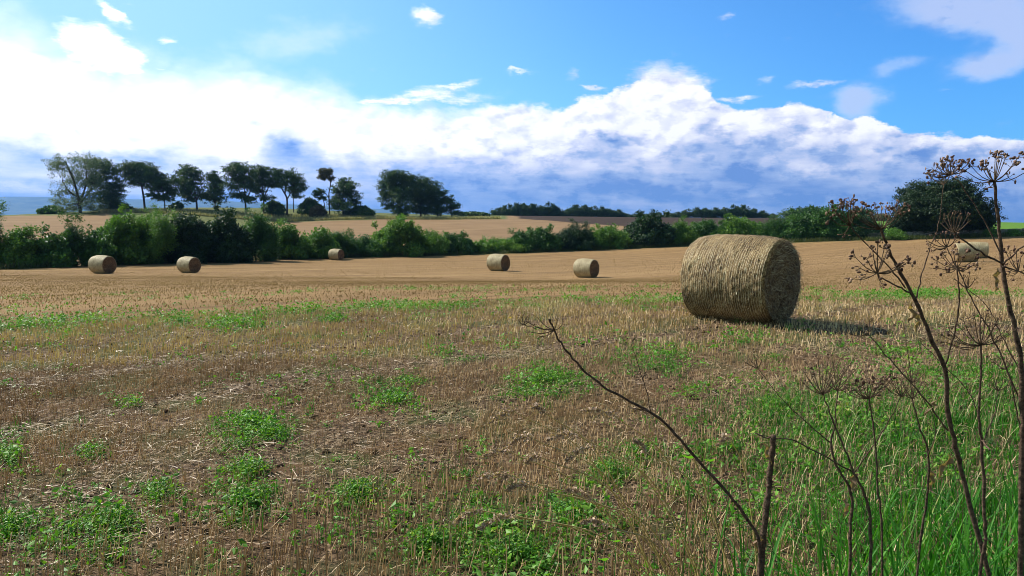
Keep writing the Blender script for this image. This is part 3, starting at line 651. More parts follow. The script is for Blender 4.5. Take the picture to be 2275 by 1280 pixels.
def dry_stems():
    rg = rng_(88); a = Acc()
    for i_ in range(95):
        px = 1420 + 880 * rg.random() ** .8; d = rg.uniform(1.9, 3.6); x = (px - CX) / F * d; z = h1(x, d); L = rg.uniform(.35, .85) * (1.15 if px > 1700 else .8); dx, dy = rg.normal(size=2) * .22 * L
        p = smooth_path([(x, d, z), (x + dx * .3, d + dy * .3, z + L * .5), (x + dx, d + dy, z + L)], 5); r_ = rg.uniform(.0008, .0016); a.tube(p, np.linspace(r_, r_ * .45, len(p)), 4)
        for _ in range(rg.integers(0, 4)):
            q = p[rg.integers(4, len(p) - 1)]; e = q + np.array([rg.normal() * .06, rg.normal() * .04, rg.uniform(.04, .12)]); a.tube([q, (q + e) / 2 + [0, 0, .008], e], [r_ * .6, r_ * .5, r_ * .3], 3)
    link('dry_stems', a.build('dry_stems', M['stem_green']), kind='stuff', label='tangle of thin dead stems standing in the verge grass', category='dead stems')
dry_stems()
def margin_grass():
    rg = rng_(90); n = 26000; x = rg.uniform(-75, 90, n); y = hedge_y(x) - .3 + rg.normal(size=n) * .5
    keep = in_view(x, y, 6); x = x[keep]; y = y[keep]; n = len(x)
    blades('margin_grass', x, y, (.25 + .5 * rg.random(n)) * (.5 + .8 * vnoise(x, y, 4, 91)), np.full(n, .05), .4, 92, M['rough_grass'], 'rough grass along the foot of the hedgerow', 4)
    n = 16000; px = rg.uniform(225, 1110, n); d = 213 + np.clip(px - 480, 0, None) * .03 + rg.random(n) ** 2 * 12; x = (px - CX) / F * d
    blades('bank_grass', x, d, (.4 + .6 * rg.random(n)), np.full(n, .14), .4, 93, M['dry_grass'], 'dry grass on the bank below the skyline trees', 4)
margin_grass()

# ------------------------------------------------------------------ foliage builder
def foliage_mesh(name, lobes, mat, seed, dens=1.0, cr=.55, lpc=26, ls=.16, squash=.6, up=.35, shell=.42):
    """lobes (x,y,z,rx,ry,rz) in metres; clumps of small leaves spread through each lobe, with gaps between"""
    rg = rng_(seed); C = []
    for (cx, cy, cz, rx, ry, rz) in lobes:
        area = (rx * rz + rx * ry + ry * rz) / 3 * 12.5; n = max(4, int(dens * area / (cr * cr * 1.15)))
        u = unit(rg.normal(size=(n, 3))); r_ = rg.random(n) ** shell; bump_ = 1 + .16 * rg.normal(size=n)
        C.append(np.array([cx, cy, cz]) + u * (r_ * bump_)[:, None] * np.array([rx, ry, rz]))
    C = np.concatenate(C); n = len(C); sz = cr * (.55 + .8 * rg.random(n)); idx = np.repeat(np.arange(n), np.maximum(5, (lpc * (sz / cr) ** 1.6).astype(int)))
    off = rg.normal(size=(len(idx), 3)) * .5; off *= np.minimum(1, 1.25 / (np.linalg.norm(off, axis=1)[:, None] + 1e-9))
    c = C[idx] + off * sz[idx][:, None] * np.array([1, 1, squash])
    l = ls * (.6 + .8 * rg.random(len(c)))
    v, f = leaf_quads(c, l, l * .66, rg, up, .1)
    return mesh_np(name, v, f, mat), C
SHRUB_GROUP = 'shrubs of the hedgerow'
def shrub(px, hw, top, d, mat, label, seed, base=None, kind='hedge_shrub', cat='shrub', group=SHRUB_GROUP, spikes=0, ls=.15, depth=None, dens=1.0, by=None, tall=0):
    m_ = d / F; g = ground_pt(px, d); 
    if by is not None: g = np.array(P(px, by, d)); g[2] = h1(g[0], g[1])
    topz = zpix(px, top, d); h = max(.8, topz - g[2]); w_ = hw * m_; rg = rng_(seed)
    dep = depth or min(w_ * .75, 2.2); lobes = []
    k = 7 + int(w_ * 2.0)
    for q in range(k):
        a = rg.uniform(-1, 1); hh = h * (1 - .35 * abs(a) ** 2) * rg.uniform(.72, .96) if q else h * .93
        rz = hh * rg.uniform(.26, .36)
        lobes.append((a * w_ * .78 if q else rg.uniform(-.2, .2) * w_, rg.uniform(-.6, .6) * dep, hh - rz, w_ * rg.uniform(.24, .42), dep * .6, rz))
    for q in range(int(6 + w_ * 3)):
        lobes.append((rg.uniform(-.85, .85) * w_, rg.uniform(-.9, .1) * dep, h * rg.uniform(.08, .34), w_ * rg.uniform(.28, .42), dep * .6, h * rg.uniform(.16, .26)))
    for q in range(spikes):
        a = rg.uniform(-.9, .9); hh = h * rg.uniform(.88, 1.16); lobes.append((a * w_, rg.uniform(-.5, .5) * dep, hh - .35, .16, .16, .5))
    root = bpy.data.objects.new(kind, None); COL.objects.link(root); root.location = g
    root['label'] = label; root['category'] = cat
    if group: root['group'] = group
    me, C = foliage_mesh('foliage', lobes, mat, seed, dens=dens, cr=.42 * (d / 90) ** .4, lpc=30, ls=ls * 1.15 * (d / 90) ** .5, squash=.8)
    link('foliage', me, root)
    a = Acc()
    for q in range(6):
        x0, y0 = rg.uniform(-.3, .3) * w_, rg.uniform(-.3, .3); x1 = x0 + rg.uniform(-.4, .4) * w_
        a.tube(smooth_path([(x0, y0, -.15), ((x0 + x1) / 2, y0, h * .35), (x1, y0 + rg.uniform(-.4, .4), h * .8)], 3), np.linspace(.05, .012, 7), 5)
    link('stems', a.build('stems', M['bark']), root)
    return root

shrubs = [
 (-28, 34, 446, 61, 'hedge_a', 'tall dark shrub cut off by the left edge of the view', 2),
 (45, 42, 502, 62, 'hedge_b', 'yellow-green shrub at the left end of the hedgerow', 3),
 (112, 44, 512, 63, 'hedge_a', 'low bramble-like shrub below the sloping field left of the leftmost bale', 4),
 (160, 22, 478, 64, 'hedge_a', 'slim pointed sapling rising above the low left part of the hedgerow', 5),
 (208, 38, 508, 65, 'hedge_a', 'dark shrub directly behind the leftmost bale', 2),
 (262, 46, 474, 68, 'hedge_b', 'sunlit green shrub up against the grassy bank, right of the leftmost bale', 2),
 (335, 52, 464, 70, 'hedge_b', 'bright-topped shrub below the tall clear-stemmed tree', 3),
 (415, 56, 470, 73, 'hedge_c', 'big dark shrub directly behind the second bale from the left', 2),
 (495, 54, 468, 76, 'hedge_c', 'dark rounded shrub just right of the second bale, widest of the dark ones', 2),
 (572, 42, 472, 80, 'hedge_a', 'dark shrub ending the high part of the hedgerow where the far stubble begins', 4),
 (642, 38, 494, 85, 'hedge_b', 'fresh green shrub left of the small bale by the hedge', 4),
 (700, 42, 504, 88, 'hedge_b', 'low light green shrub just left of the small bale', 3),
 (752, 42, 506, 92, 'hedge_a', 'shrub directly behind the small bale lying by the hedge', 4),
 (806, 34, 518, 95, 'hedge_a', 'low sloping shrub right of the small bale', 2),
 (885, 52, 482, 98, 'hedge_b', 'large rounded bluish-green bush with a peaked top in the middle of the hedgerow', 3),
 (950, 38, 506, 101, 'hedge_b', 'yellow-green shrub leaning against the peaked bush', 2),
 (1010, 32, 516, 103, 'hedge_a', 'small hawthorn with a lopsided top and bare twigs', 5),
 (1062, 28, 530, 105, 'hedge_b', 'lowest yellowish shrub of the hedgerow, above the bale in the centre', 2),
 (1112, 40, 527, 107, 'hedge_b', 'pale feathery shrub above the bale in the centre', 5),
 (1160, 32, 514, 108, 'hedge_a', 'spiky shrub between the two centre bales', 7),
 (1208, 34, 506, 109, 'hedge_a', 'twiggy upright shrub over the gap between the two centre bales', 7),
 (1272, 38, 496, 111, 'hedge_c', 'dark peaked bush behind the bale at the centre right', 5),
 (1345, 44, 504, 113, 'hedge_b', 'light shrub right of the centre-right bale', 3),
 (1438, 46, 478, 115, 'hedge_c', 'tall dark upright bush in front of the ploughed field', 8),
 (1508, 40, 500, 116, 'hedge_b', 'green shrub just left of the largest bale', 3),
 (1570, 44, 496, 116, 'hedge_a', 'rounded shrub above the left half of the largest bale', 2),
 (1640, 46, 492, 116, 'hedge_b', 'smooth-topped shrub behind the middle of the largest bale', 2),
 (1706, 42, 490, 115, 'hedge_a', 'green shrub above the shaded end of the largest bale', 2),
 (1775, 52, 472, 114, 'hedge_a', 'broad shrub just right of the largest bale', 3),
 (1845, 58, 458, 113, 'hedge_a', 'tall broad shrub behind the hogweed heads', 3),
 (1905, 34, 474, 112, 'hedge_c', 'last dark shrub before the gap with the green pasture', 2),
]
for q, (px, hw, top, d, mt, lab, sp) in enumerate(shrubs):
    shrub(px, hw + 4, top + (-5 if 190 < px < 600 else 3 if px < 1230 else -9 if 1490 < px < 1730 else -2), d + 2.5, M[mt], lab, 300 + q, spikes=sp, ls=(.13, .17, .20)[q * 7 % 3])

# ------------------------------------------------------------------ trees
def tree(name, d, base, lobes, trunk, mat, label, seed, tr=.32, dens=1.0, cr=.80, ls=.34, lpc=36, group=None, cat='tree', squash=.5, limbs=22, shell=.5, twig=.05):
    """lobes in photo pixels (px,py,rx,ry) at distance d; trunk = list of paths [(px,py),...], first starts at the base"""
    m_ = d / F; g = np.array(P(base[0], base[1], d)); g[2] = min(g[2], h1(g[0], g[1])); rg = rng_(seed)
    loc = lambda px, py, dy=0.0: np.array([(px - base[0]) * m_, dy, zpix(px, py, d) - g[2]])
    L = []
    for (px, py, rx, ry) in lobes:
        c = loc(px, py + (3 if d > 200 else 0), rg.normal() * rx * m_ * .5); L.append((c[0], c[1], c[2], rx * m_ * 1.18, rx * m_ * .9, ry * m_ * 1.26))
    root = bpy.data.objects.new(name, None); COL.objects.link(root); root.location = g; root['label'] = label; root['category'] = cat
    if group: root['group'] = group
    me, C = foliage_mesh('crown', L, mat, seed, dens * 1.12, cr, lpc, ls, squash, .5, shell)
    link('crown', me, root)
    a = Acc(); ends = []
    for qi, path in enumerate(trunk):
        pts = np.array([loc(x, y, rg.normal() * .15) for x, y in path]); 
        if qi == 0: pts = np.vstack([pts[0] - np.array([0, 0, .8]), pts])
        pts = smooth_path(pts, 4); w0 = tr * (1 if qi == 0 else .6)
        rr = np.linspace(w0, w0 * .30, len(pts)); 
        if qi == 0: rr[:3] *= np.array([1.5, 1.35, 1.15])
        a.tube(pts, rr, 7); ends.append(pts[len(pts) // 3:])
    allp = np.concatenate(ends); pick = rg.choice(len(C), min(limbs, len(C)), replace=False)
    for q in pick:
        c = C[q]; dd = np.linalg.norm(allp - c, axis=1) + np.maximum(0, allp[:, 2] - c[2]) * 2; s0 = allp[np.argmin(dd)]
        midp = (s0 + c) / 2 + np.array([rg.normal() * .25, rg.normal() * .25, -.12 * np.linalg.norm(c - s0)])
        a.tube(smooth_path([s0, midp, c], 3), np.linspace(twig * 1.9, twig * .5, 7), 5)
    link('trunk', a.build('trunk', M['bark']), root)
    return root
TG = None
tree('willow_tree', 214, (178, 472), [(148, 362, 30, 20), (188, 355, 30, 18), (160, 395, 34, 24), (140, 430, 22, 26), (205, 388, 28, 26), (215, 432, 28, 28), (172, 440, 26, 22), (150, 460, 24, 14), (205, 458, 26, 12), (125, 368, 12, 14)],
     [[(178, 472), (176, 445), (170, 415), (160, 385), (150, 360)], [(177, 450), (190, 420), (196, 385), (190, 355)], [(178, 455), (200, 425), (212, 400)], [(176, 440), (155, 425), (140, 400)]],
     M['willow'], 'airy grey-green multi-stemmed tree at the left end of the skyline', 401, tr=.5, dens=.36, cr=.80, limbs=40, lpc=30, ls=.30, squash=.8)
tree('broadleaf_tree', 222, (245, 472), [(222, 362, 24, 14), (245, 378, 26, 18), (238, 405, 30, 18), (262, 412, 18, 14), (262, 435, 26, 18), (236, 440, 26, 18), (270, 456, 18, 10), (245, 460, 26, 10)],
     [[(245, 472), (243, 440), (240, 405), (228, 370)], [(244, 445), (256, 415), (262, 390)], [(244, 455), (262, 435), (275, 425)]], M['beech'], 'dark dense tree leaning onto the airy grey-green tree', 402, dens=.62, tr=.4, limbs=30)
tree('broadleaf_tree', 224, (322, 468), [(285, 370, 26, 12), (312, 368, 28, 13), (336, 382, 20, 16), (298, 388, 28, 13), (325, 398, 24, 13), (300, 404, 14, 7), (268, 378, 12, 9)],
     [[(322, 468), (320, 440), (316, 412), (308, 388), (300, 372)], [(317, 415), (330, 395), (336, 378)], [(316, 410), (296, 395), (280, 380)]], M['beech'], 'tree with a tall clear trunk and a flat-topped crown on the left skyline', 403, dens=.62, tr=.38, limbs=26)
tree('layered_tree', 224, (367, 468), [(352, 392, 18, 9), (366, 402, 18, 9), (345, 415, 16, 8), (372, 420, 18, 8), (358, 408, 20, 10), (345, 432, 16, 6), (368, 437, 18, 6), (382, 425, 9, 6)],
     [[(367, 468), (365, 440), (360, 415), (356, 392)], [(366, 445), (372, 430), (378, 420)], [(364, 440), (350, 425), (342, 415)]], M['beech'], 'small tree with thin layered branches right of the flat-topped tree', 404, dens=.5, cr=.6, tr=.22, limbs=24)
shrub(395, 10, 450, 224, M['beech'], 'little round bush alone under the gap in the skyline trees', 405, kind='bush', cat='bush', group=None, by=467, ls=.3)
tree('broadleaf_tree', 226, (438, 468), [(408, 380, 20, 13), (428, 378, 22, 13), (440, 395, 18, 15), (412, 402, 26, 14), (430, 418, 26, 12), (406, 428, 20, 9), (450, 432, 16, 11), (420, 440, 14, 8)],
     [[(438, 468), (436, 440), (430, 410), (424, 385)], [(436, 440), (418, 420), (405, 400)], [(437, 445), (446, 425), (450, 410)]], M['beech'], 'rounded green-topped tree starting the middle group on the skyline', 406, dens=.62, tr=.36, limbs=30)
tree('broadleaf_tree', 228, (478, 468), [(472, 392, 16, 12), (486, 400, 14, 12), (474, 412, 20, 13), (488, 425, 18, 11), (466, 436, 18, 9), (486, 442, 14, 7)],
     [[(478, 468), (478, 440), (477, 410), (474, 390)], [(478, 445), (488, 425), (494, 410)], [(478, 450), (468, 435), (462, 425)]], M['beech'], 'narrower dark tree squeezed between two rounder ones in the middle group', 407, dens=.62, tr=.3, limbs=26)
tree('broadleaf_tree', 226, (546, 474), [(520, 374, 20, 11), (545, 372, 24, 11), (563, 385, 16, 14), (525, 392, 24, 12), (545, 402, 28, 13), (520, 412, 18, 9), (560, 415, 16, 9), (530, 432, 22, 8), (556, 440, 16, 7)],
     [[(546, 474), (545, 445), (544, 415), (540, 385)], [(546, 450), (530, 420), (520, 395)], [(546, 448), (558, 420), (562, 395)]], M['beech'], 'tallest broad tree in the centre of the middle skyline group', 408, dens=.6, tr=.36, limbs=34)
tree('broadleaf_tree', 229, (586, 472), [(578, 378, 24, 11), (598, 386, 18, 13), (580, 398, 22, 12), (600, 408, 16, 10), (576, 420, 14, 8), (592, 438, 18, 6)],
     [[(586, 472), (586, 440), (584, 410), (582, 385)], [(586, 440), (598, 415), (604, 395)], [(586, 436), (574, 415), (570, 400)]], M['beech'], 'open tree with a forked trunk right of the tallest broad tree', 409, dens=.58, tr=.34, limbs=26)
tree('broadleaf_tree', 231, (638, 474), [(620, 384, 18, 11), (640, 386, 20, 12), (660, 395, 15, 13), (628, 400, 22, 10), (652, 410, 22, 12), (618, 408, 12, 6), (668, 415, 9, 9)],
     [[(638, 474), (638, 442), (630, 425), (618, 402), (612, 392)], [(638, 443), (648, 425), (656, 400)], [(634, 432), (636, 405), (638, 388)]], M['beech'], 'tree with a clear Y-shaped fork on the right of the middle group', 410, dens=.6, tr=.34, limbs=24)
tree('broadleaf_tree', 236, (652, 474), [(656, 420, 16, 8), (662, 432, 14, 6)], [[(652, 474), (652, 440), (654, 415)]], M['beech'], 'thin straight tree half hidden behind the Y-forked one', 411, dens=.5, tr=.2, limbs=8)
shrub(610, 20, 446, 232, M['beech'], 'dark bush at the foot of the forked trees', 412, kind='bush', cat='bush', group=None, by=474, ls=.32)
shrub(690, 22, 440, 234, M['beech'], 'dark bush between the Y-forked tree and the wind-bent pine', 413, kind='bush', cat='bush', group=None, by=476, ls=.32)
shrub(706, 15, 456, 228, M['brown_leaf'], 'small brownish bush in front of the dark bush on the skyline', 414, kind='bush', cat='bush', group=None, by=477, ls=.3)
tree('wind_bent_pine', 232, (733, 478), [(722, 378, 12, 6), (716, 390, 10, 6), (730, 384, 8, 8), (736, 394, 6, 5), (735, 376, 5, 4)],
     [[(733, 478), (732, 450), (731, 430), (735, 410), (733, 395), (731, 384)], [(733, 397), (722, 392), (712, 388)], [(732, 442), (722, 428), (714, 424)]], M['pine'], 'thin bare-stemmed pine with a small wind-blown tuft at its top', 415, dens=.9, cr=.4, tr=.24, limbs=10, ls=.22)
tree('broadleaf_tree', 230, (712, 478), [(710, 424, 10, 6), (704, 432, 8, 5), (718, 436, 8, 5)], [[(724, 478), (720, 450), (713, 430)]], M['beech'], 'stunted half-bare tree leaning left beside the wind-bent pine', 416, dens=.45, cr=.5, tr=.2, limbs=10)
tree('broadleaf_tree', 234, (762, 478), [(764, 402, 16, 9), (778, 412, 18, 12), (756, 420, 20, 13), (780, 432, 18, 11), (750, 442, 18, 13), (785, 448, 14, 8), (765, 455, 24, 12)],
     [[(762, 478), (762, 445), (764, 410)], [(762, 450), (776, 430), (782, 415)], [(762, 455), (752, 435), (750, 420)]], M['beech'], 'rounded tree right of the wind-bent pine', 417, dens=.72, tr=.34, limbs=22)
shrub(800, 28, 458, 234, M['beech'], 'low bush sloping down to the right of the rounded tree', 418, kind='bush', cat='bush', group=None, by=480, ls=.32)
tree('broadleaf_tree', 238, (888, 484), [(872, 390, 22, 12), (888, 392, 22, 14), (858, 405, 18, 14), (900, 405, 20, 18), (872, 418, 28, 16), (858, 435, 18, 12), (895, 435, 24, 16), (870, 455, 18, 10), (895, 465, 20, 12)],
     [[(888, 484), (886, 450), (882, 415), (876, 392)], [(886, 455), (872, 430), (862, 410)], [(887, 450), (896, 425), (900, 405)]], M['beech'], 'tallest tree at the left of the dense clump right of centre skyline', 419, dens=.78, tr=.42, limbs=26)
tree('broadleaf_tree', 242, (935, 484), [(922, 402, 22, 12), (942, 408, 24, 13), (925, 425, 28, 16), (950, 428, 24, 16), (935, 448, 28, 14), (920, 462, 18, 10), (950, 464, 18, 10)],
     [[(935, 484), (934, 450), (932, 410)], [(935, 455), (948, 430), (954, 415)], [(935, 455), (922, 435), (916, 420)]], M['beech'], 'wide tree in the middle of the dense clump', 420, dens=.75, tr=.4, limbs=24)
tree('broadleaf_tree', 243, (972, 484), [(968, 412, 13, 9), (972, 428, 18, 12), (966, 448, 20, 12), (985, 445, 14, 9), (970, 465, 18, 9)],
     [[(972, 484), (971, 455), (970, 420)], [(972, 460), (982, 445), (988, 438)]], M['beech'], 'tree sloping down on the right side of the dense clump', 421, dens=.7, tr=.3, limbs=18)
tree('broadleaf_tree', 243, (1003, 484), [(996, 440, 14, 8), (1008, 452, 14, 8), (998, 462, 18, 9), (1016, 470, 10, 5)],
     [[(1003, 484), (1002, 462), (999, 440)], [(1003, 468), (1012, 455)]], M['beech'], 'smallest tree at the right tail of the dense clump', 422, dens=.6, tr=.22, limbs=14)
shrub(1052, 30, 476, 262, M['beech'], 'very low dark bushes between the dense clump and the long woodland strip', 423, kind='bush', cat='bush', group=None, by=487, ls=.32)
shrub(118, 22, 458, 216, M['hedge_a'], 'low bush at the left foot of the airy grey-green tree', 424, kind='bush', cat='bush', group=None, by=476, ls=.3)
shrub(285, 12, 461, 222, M['beech'], 'small bush under the dark dense tree, beside the tall clear trunk', 425, kind='bush', cat='bush', group=None, by=470, ls=.3)
# big round tree by the wall
tree('round_tree', 113, (2100, 528), [(2060, 430, 36, 22), (2105, 425, 44, 22), (2145, 440, 38, 24), (2040, 465, 42, 26), (2095, 465, 60, 32), (2155, 475, 40, 28), (2020, 490, 36, 24), (2075, 500, 60, 22), (2140, 505, 52, 20), (2180, 490, 20, 20), (2035, 445, 26, 16), (2010, 510, 26, 14)],
     [[(2100, 528), (2098, 500), (2090, 465), (2080, 435)], [(2100, 510), (2125, 480), (2140, 450)], [(2100, 510), (2060, 485), (2035, 460)]], M['sycamore'], 'large dark round-crowned tree beside the stone wall', 430, tr=.3, dens=1.7, cr=.5, ls=.22, lpc=28, limbs=30, squash=.7)
# woodland strip on the far skyline, every tree its own
rg = rng_(500); strip_pts = []
for px in np.arange(1108, 1405, 19): strip_pts.append((px, float(np.interp(px, [1100, 1120, 1160, 1230, 1255, 1270, 1300, 1360, 1400], [466, 458, 455, 458, 470, 460, 458, 466, 474])) + rg.uniform(-3, 4), 344, 489))
for px in np.arange(1418, 1500, 22): strip_pts.append((px, 476 + rg.uniform(-4, 3), 346, 489))
for px in np.arange(1505, 1735, 21): strip_pts.append((px, float(np.interp(px, [1500, 1530, 1560, 1600, 1640, 1690, 1740], [474, 468, 464, 466, 460, 468, 478])) + rg.uniform(-3, 3), 340, 489))
strip_mesh = []
for v_ in range(5):
    lob = [(0, 0, 2.5, 2.6, 2.2, 2.4)] + [(rg.uniform(-1.8, 1.8), rg.uniform(-1, 1), rg.uniform(1.5, 4.2), rg.uniform(.9, 1.6), 1.4, rg.uniform(.8, 1.5)) for _ in range(7)] + [(rg.uniform(-1, 1), 0, rg.uniform(4.6, 5.4), .6, .6, .7) for _ in range(2)]
    me, C = foliage_mesh('crown', lob, M['fargreen'], 510 + v_, .9, .6, 18, .34, .8)
    a = Acc(); a.tube(smooth_path([(0, 0, -.6), (.1, 0, 1.5), (-.1, .1, 4.4)], 4), np.linspace(.2, .04, 9), 6)
    for q in range(6): c = C[rg.integers(len(C))]; a.tube([(0, 0, 1.5 + q * .3), tuple((np.array([0, 0, 1.8 + q * .3]) + c) / 2), tuple(c)], [.07, .05, .02], 5)
    strip_mesh.append((me, a.build('trunk', M['bark'])))
for q, (px, top, d, by) in enumerate(strip_pts):
    g = np.array(P(px, by, d)); g[2] = h1(g[0], g[1]); hh = (zpix(px, top, d) - g[2]) * 1.12; s_ = hh / 5.6
    root = bpy.data.objects.new('woodland_tree', None); COL.objects.link(root); root.location = g; root.scale = (max(1.0, s_ * 1.05), 1.1, s_); root.rotation_euler = (0, 0, [0, 3.14, .3, 2.9][q % 4])
    if px < 1255: lb, gr = 'one of the green trees packed in the left block of the far woodland strip', 'trees in the left block of the far woodland strip'
    elif px < 1405: lb, gr = 'one of the trees in the lower right block of the far woodland strip', 'trees in the right block of the far woodland strip'
    elif px < 1502: lb, gr = 'one of the very low bushes in the dip of the far skyline', 'low bushes in the dip of the far skyline'
    else: lb, gr = 'one of the dark trees on the far skyline above the largest bale', 'trees on the skyline above the largest bale'
    root['label'] = lb; root['category'] = 'tree'; root['group'] = gr
    link('crown', strip_mesh[q % 5][0], root); link('trunk', strip_mesh[q % 5][1], root)
tree('broadleaf_tree', 240, (1790, 486), [(1770, 470, 24, 8), (1795, 466, 26, 8), (1815, 470, 20, 8), (1780, 478, 40, 9)], [[(1790, 486), (1790, 470)]], M['beech'], 'flat dark treetop showing above the broad shrub right of the largest bale', 440, dens=.9, tr=.3, limbs=6)
tree('broadleaf_tree', 240, (1912, 486), [(1905, 470, 20, 9), (1925, 472, 18, 9), (1912, 480, 28, 10)], [[(1912, 486), (1912, 470)]], M['beech'], 'dark treetop showing behind the hogweed left of the round tree', 441, dens=.9, tr=.3, limbs=6)
shrub(1955, 22, 478, 236, M['brown_leaf'], 'brownish hedge bush above the green pasture gap', 442, kind='bush', cat='bush', group=None, by=490, ls=.3)

# ------------------------------------------------------------------ dry stone wall
def stone_wall():
    rg = rng_(600); a = Acc()
    pts = [P(px, 526, d) for px, d in [(1925, 112.5), (2000, 112), (2100, 111.5), (2200, 111), (2275, 110.5), (2450, 110), (2700, 109)]]
    path = np.array([(p[0], p[1]) for p in pts]); seg = np.concatenate([[0], np.cumsum(np.linalg.norm(np.diff(path, axis=0), axis=1))])
    def at(s): return np.array([np.interp(s, seg, path[:, 0]), np.interp(s, seg, path[:, 1])])
    for course in range(6):
        s = rg.uniform(0, .3); 
        while s < seg[-1] - .5:
            L = rg.uniform(.22, .5); hgt = .17; c = at(s + L / 2); e = at(s + L) - at(s); e /= np.linalg.norm(e); nrm = np.array([-e[1], e[0]])
            z = h1(c[0], c[1]) - .05 + course * .155; dep = .32 - course * .02 + rg.uniform(-.04, .04); top = course == 5
            vv = []
            for sz in (0, 1):
                for (u_, v_) in ((-1, -1), (1, -1), (1, 1), (-1, 1)):
                    p = c + e * u_ * (L * .5 - .012) * rg.uniform(.86, 1) + nrm * v_ * dep * rg.uniform(.85, 1); vv.append((p[0], p[1], z + sz * (hgt * rg.uniform(.8, 1.0) + (rg.uniform(0, .14) if top else 0))))
            a.add(vv, [[0, 3, 2, 1], [4, 5, 6, 7], [0, 1, 5, 4], [1, 2, 6, 5], [2, 3, 7, 6], [3, 0, 4, 7]]); s += L
    m, t = mat_new('wall_stone'); g = t.n('ShaderNodeNewGeometry'); nz = t.noise(g.outputs['Position'], 5, 6, .7)
    c = ramp(t, t.add(t.mul(g.outputs['Random Per Island'], .5), t.mul(nz, .5)), [(.25, (.09, .085, .07)), (.6, (.20, .19, .16)), (.85, (.32, .31, .27))])
    mm = finish(m, t, c, .9, .2, bump=nz, bump_d=.03, bump_s=.6)
    o = link('stone_wall', a.build('stone_wall', mm, False)); o['label'] = 'low grey dry-stone wall between the field and the green pasture'; o['category'] = 'wall'
stone_wall()
rg = rng_(610); n = 5200; px = rg.uniform(1920, 2500, n); d = 109.3 + rg.random(n) * 1.3; x = (px - CX) / F * d
blades('wall_foot_grass', x, d, .3 + .55 * rg.random(n), np.full(n, .05), .4, 611, M['rough_grass'], 'tangled grass at the foot of the stone wall', 4)
for q, (px, hw, top, lab) in enumerate([(2195, 12, 510, 'small bush against the wall right of the round tree'), (2250, 16, 513, 'low bramble in front of the wall at the right edge'), (1985, 16, 506, 'small bush where the wall meets the round tree')]):
    shrub(px, hw, top, 110, M['hedge_b'], lab, 620 + q, kind='bush', cat='bush', group=None, ls=.15)

# ------------------------------------------------------------------ straw bales
def bale_mats():
    out = []
    for name, stops, wrap in (('weathered_bale_side', [(.25, (.17, .12, .06)), (.5, (.34, .27, .15)), (.78, (.55, .46, .29))], True), ('bale_side', [(.25, (.026, .014, .006)), (.48, (.17, .102, .040)), (.66, (.33, .22, .095)), (.84, (.62, .49, .28))], True), ('bale_end', [(.25, (.03, .015, .006)), (.52, (.17, .095, .038)), (.8, (.38, .24, .11))], False)):
        m, t = mat_new(name); tcn = t.n('ShaderNodeTexCoord'); o = tcn.outputs['Object']; sp = t.n('ShaderNodeSeparateXYZ'); t.t.links.new(o, sp.inputs[0])
        ang_ = t.m('ARCTAN2', sp.outputs[1], sp.outputs[2]); r_ = t.m('SQRT', t.add(t.mul(sp.outputs[1], sp.outputs[1]), t.mul(sp.outputs[2], sp.outputs[2])))
        if wrap:
            v1 = t.vec(t.mul(sp.outputs[0], 75.0), t.mul(ang_, 14.0), 0); n1 = t.noise(v1, 1.0, 5, .75, .8); n2 = t.noise(o, 60, 5, .8); n3 = t.noise(o, 3.0, 4, .6)
        else:
            v1 = t.vec(t.mul(r_, 55.0), t.mul(ang_, 6.0), 0); n1 = t.noise(v1, 1.0, 5, .65, 1.5); n2 = t.noise(o, 30, 5, .7); n3 = t.noise(o, 3.5, 4, .6)
        k = t.add(t.add(t.mul(n1, .45), t.mul(n2, .35)), t.mul(n3, .2))
        c = ramp(t, t.ss(k, .30, .70), stops)
        out.append(finish(m, t, c, .75, .25, bump=k, bump_d=.022 if wrap else .09, bump_s=1.0))
    return out
M['bale_side_pale'], M['bale_side'], M['bale_end'] = bale_mats()
M['net'] = finish(*((lambda m, t: (m, t, (.54, .43, .26)))(*mat_new('net_wrap'))), .45, .5)
BR, BL = .625, 1.28
def bale_profile(n):
    xs = np.concatenate([np.linspace(0, .10, 7)[:-1], np.linspace(.10, .90, n), np.linspace(.90, 1, 7)[1:]]); x = (xs - .5) * BL
    u = np.abs(xs - .5) * 2; r = BR * (1 - .075 * u ** 2.2); e = np.clip((u - .925) / .075, 0, 1); r = r - .042 * (1 - np.sqrt(1 - e ** 2 * .98))
    return x, r
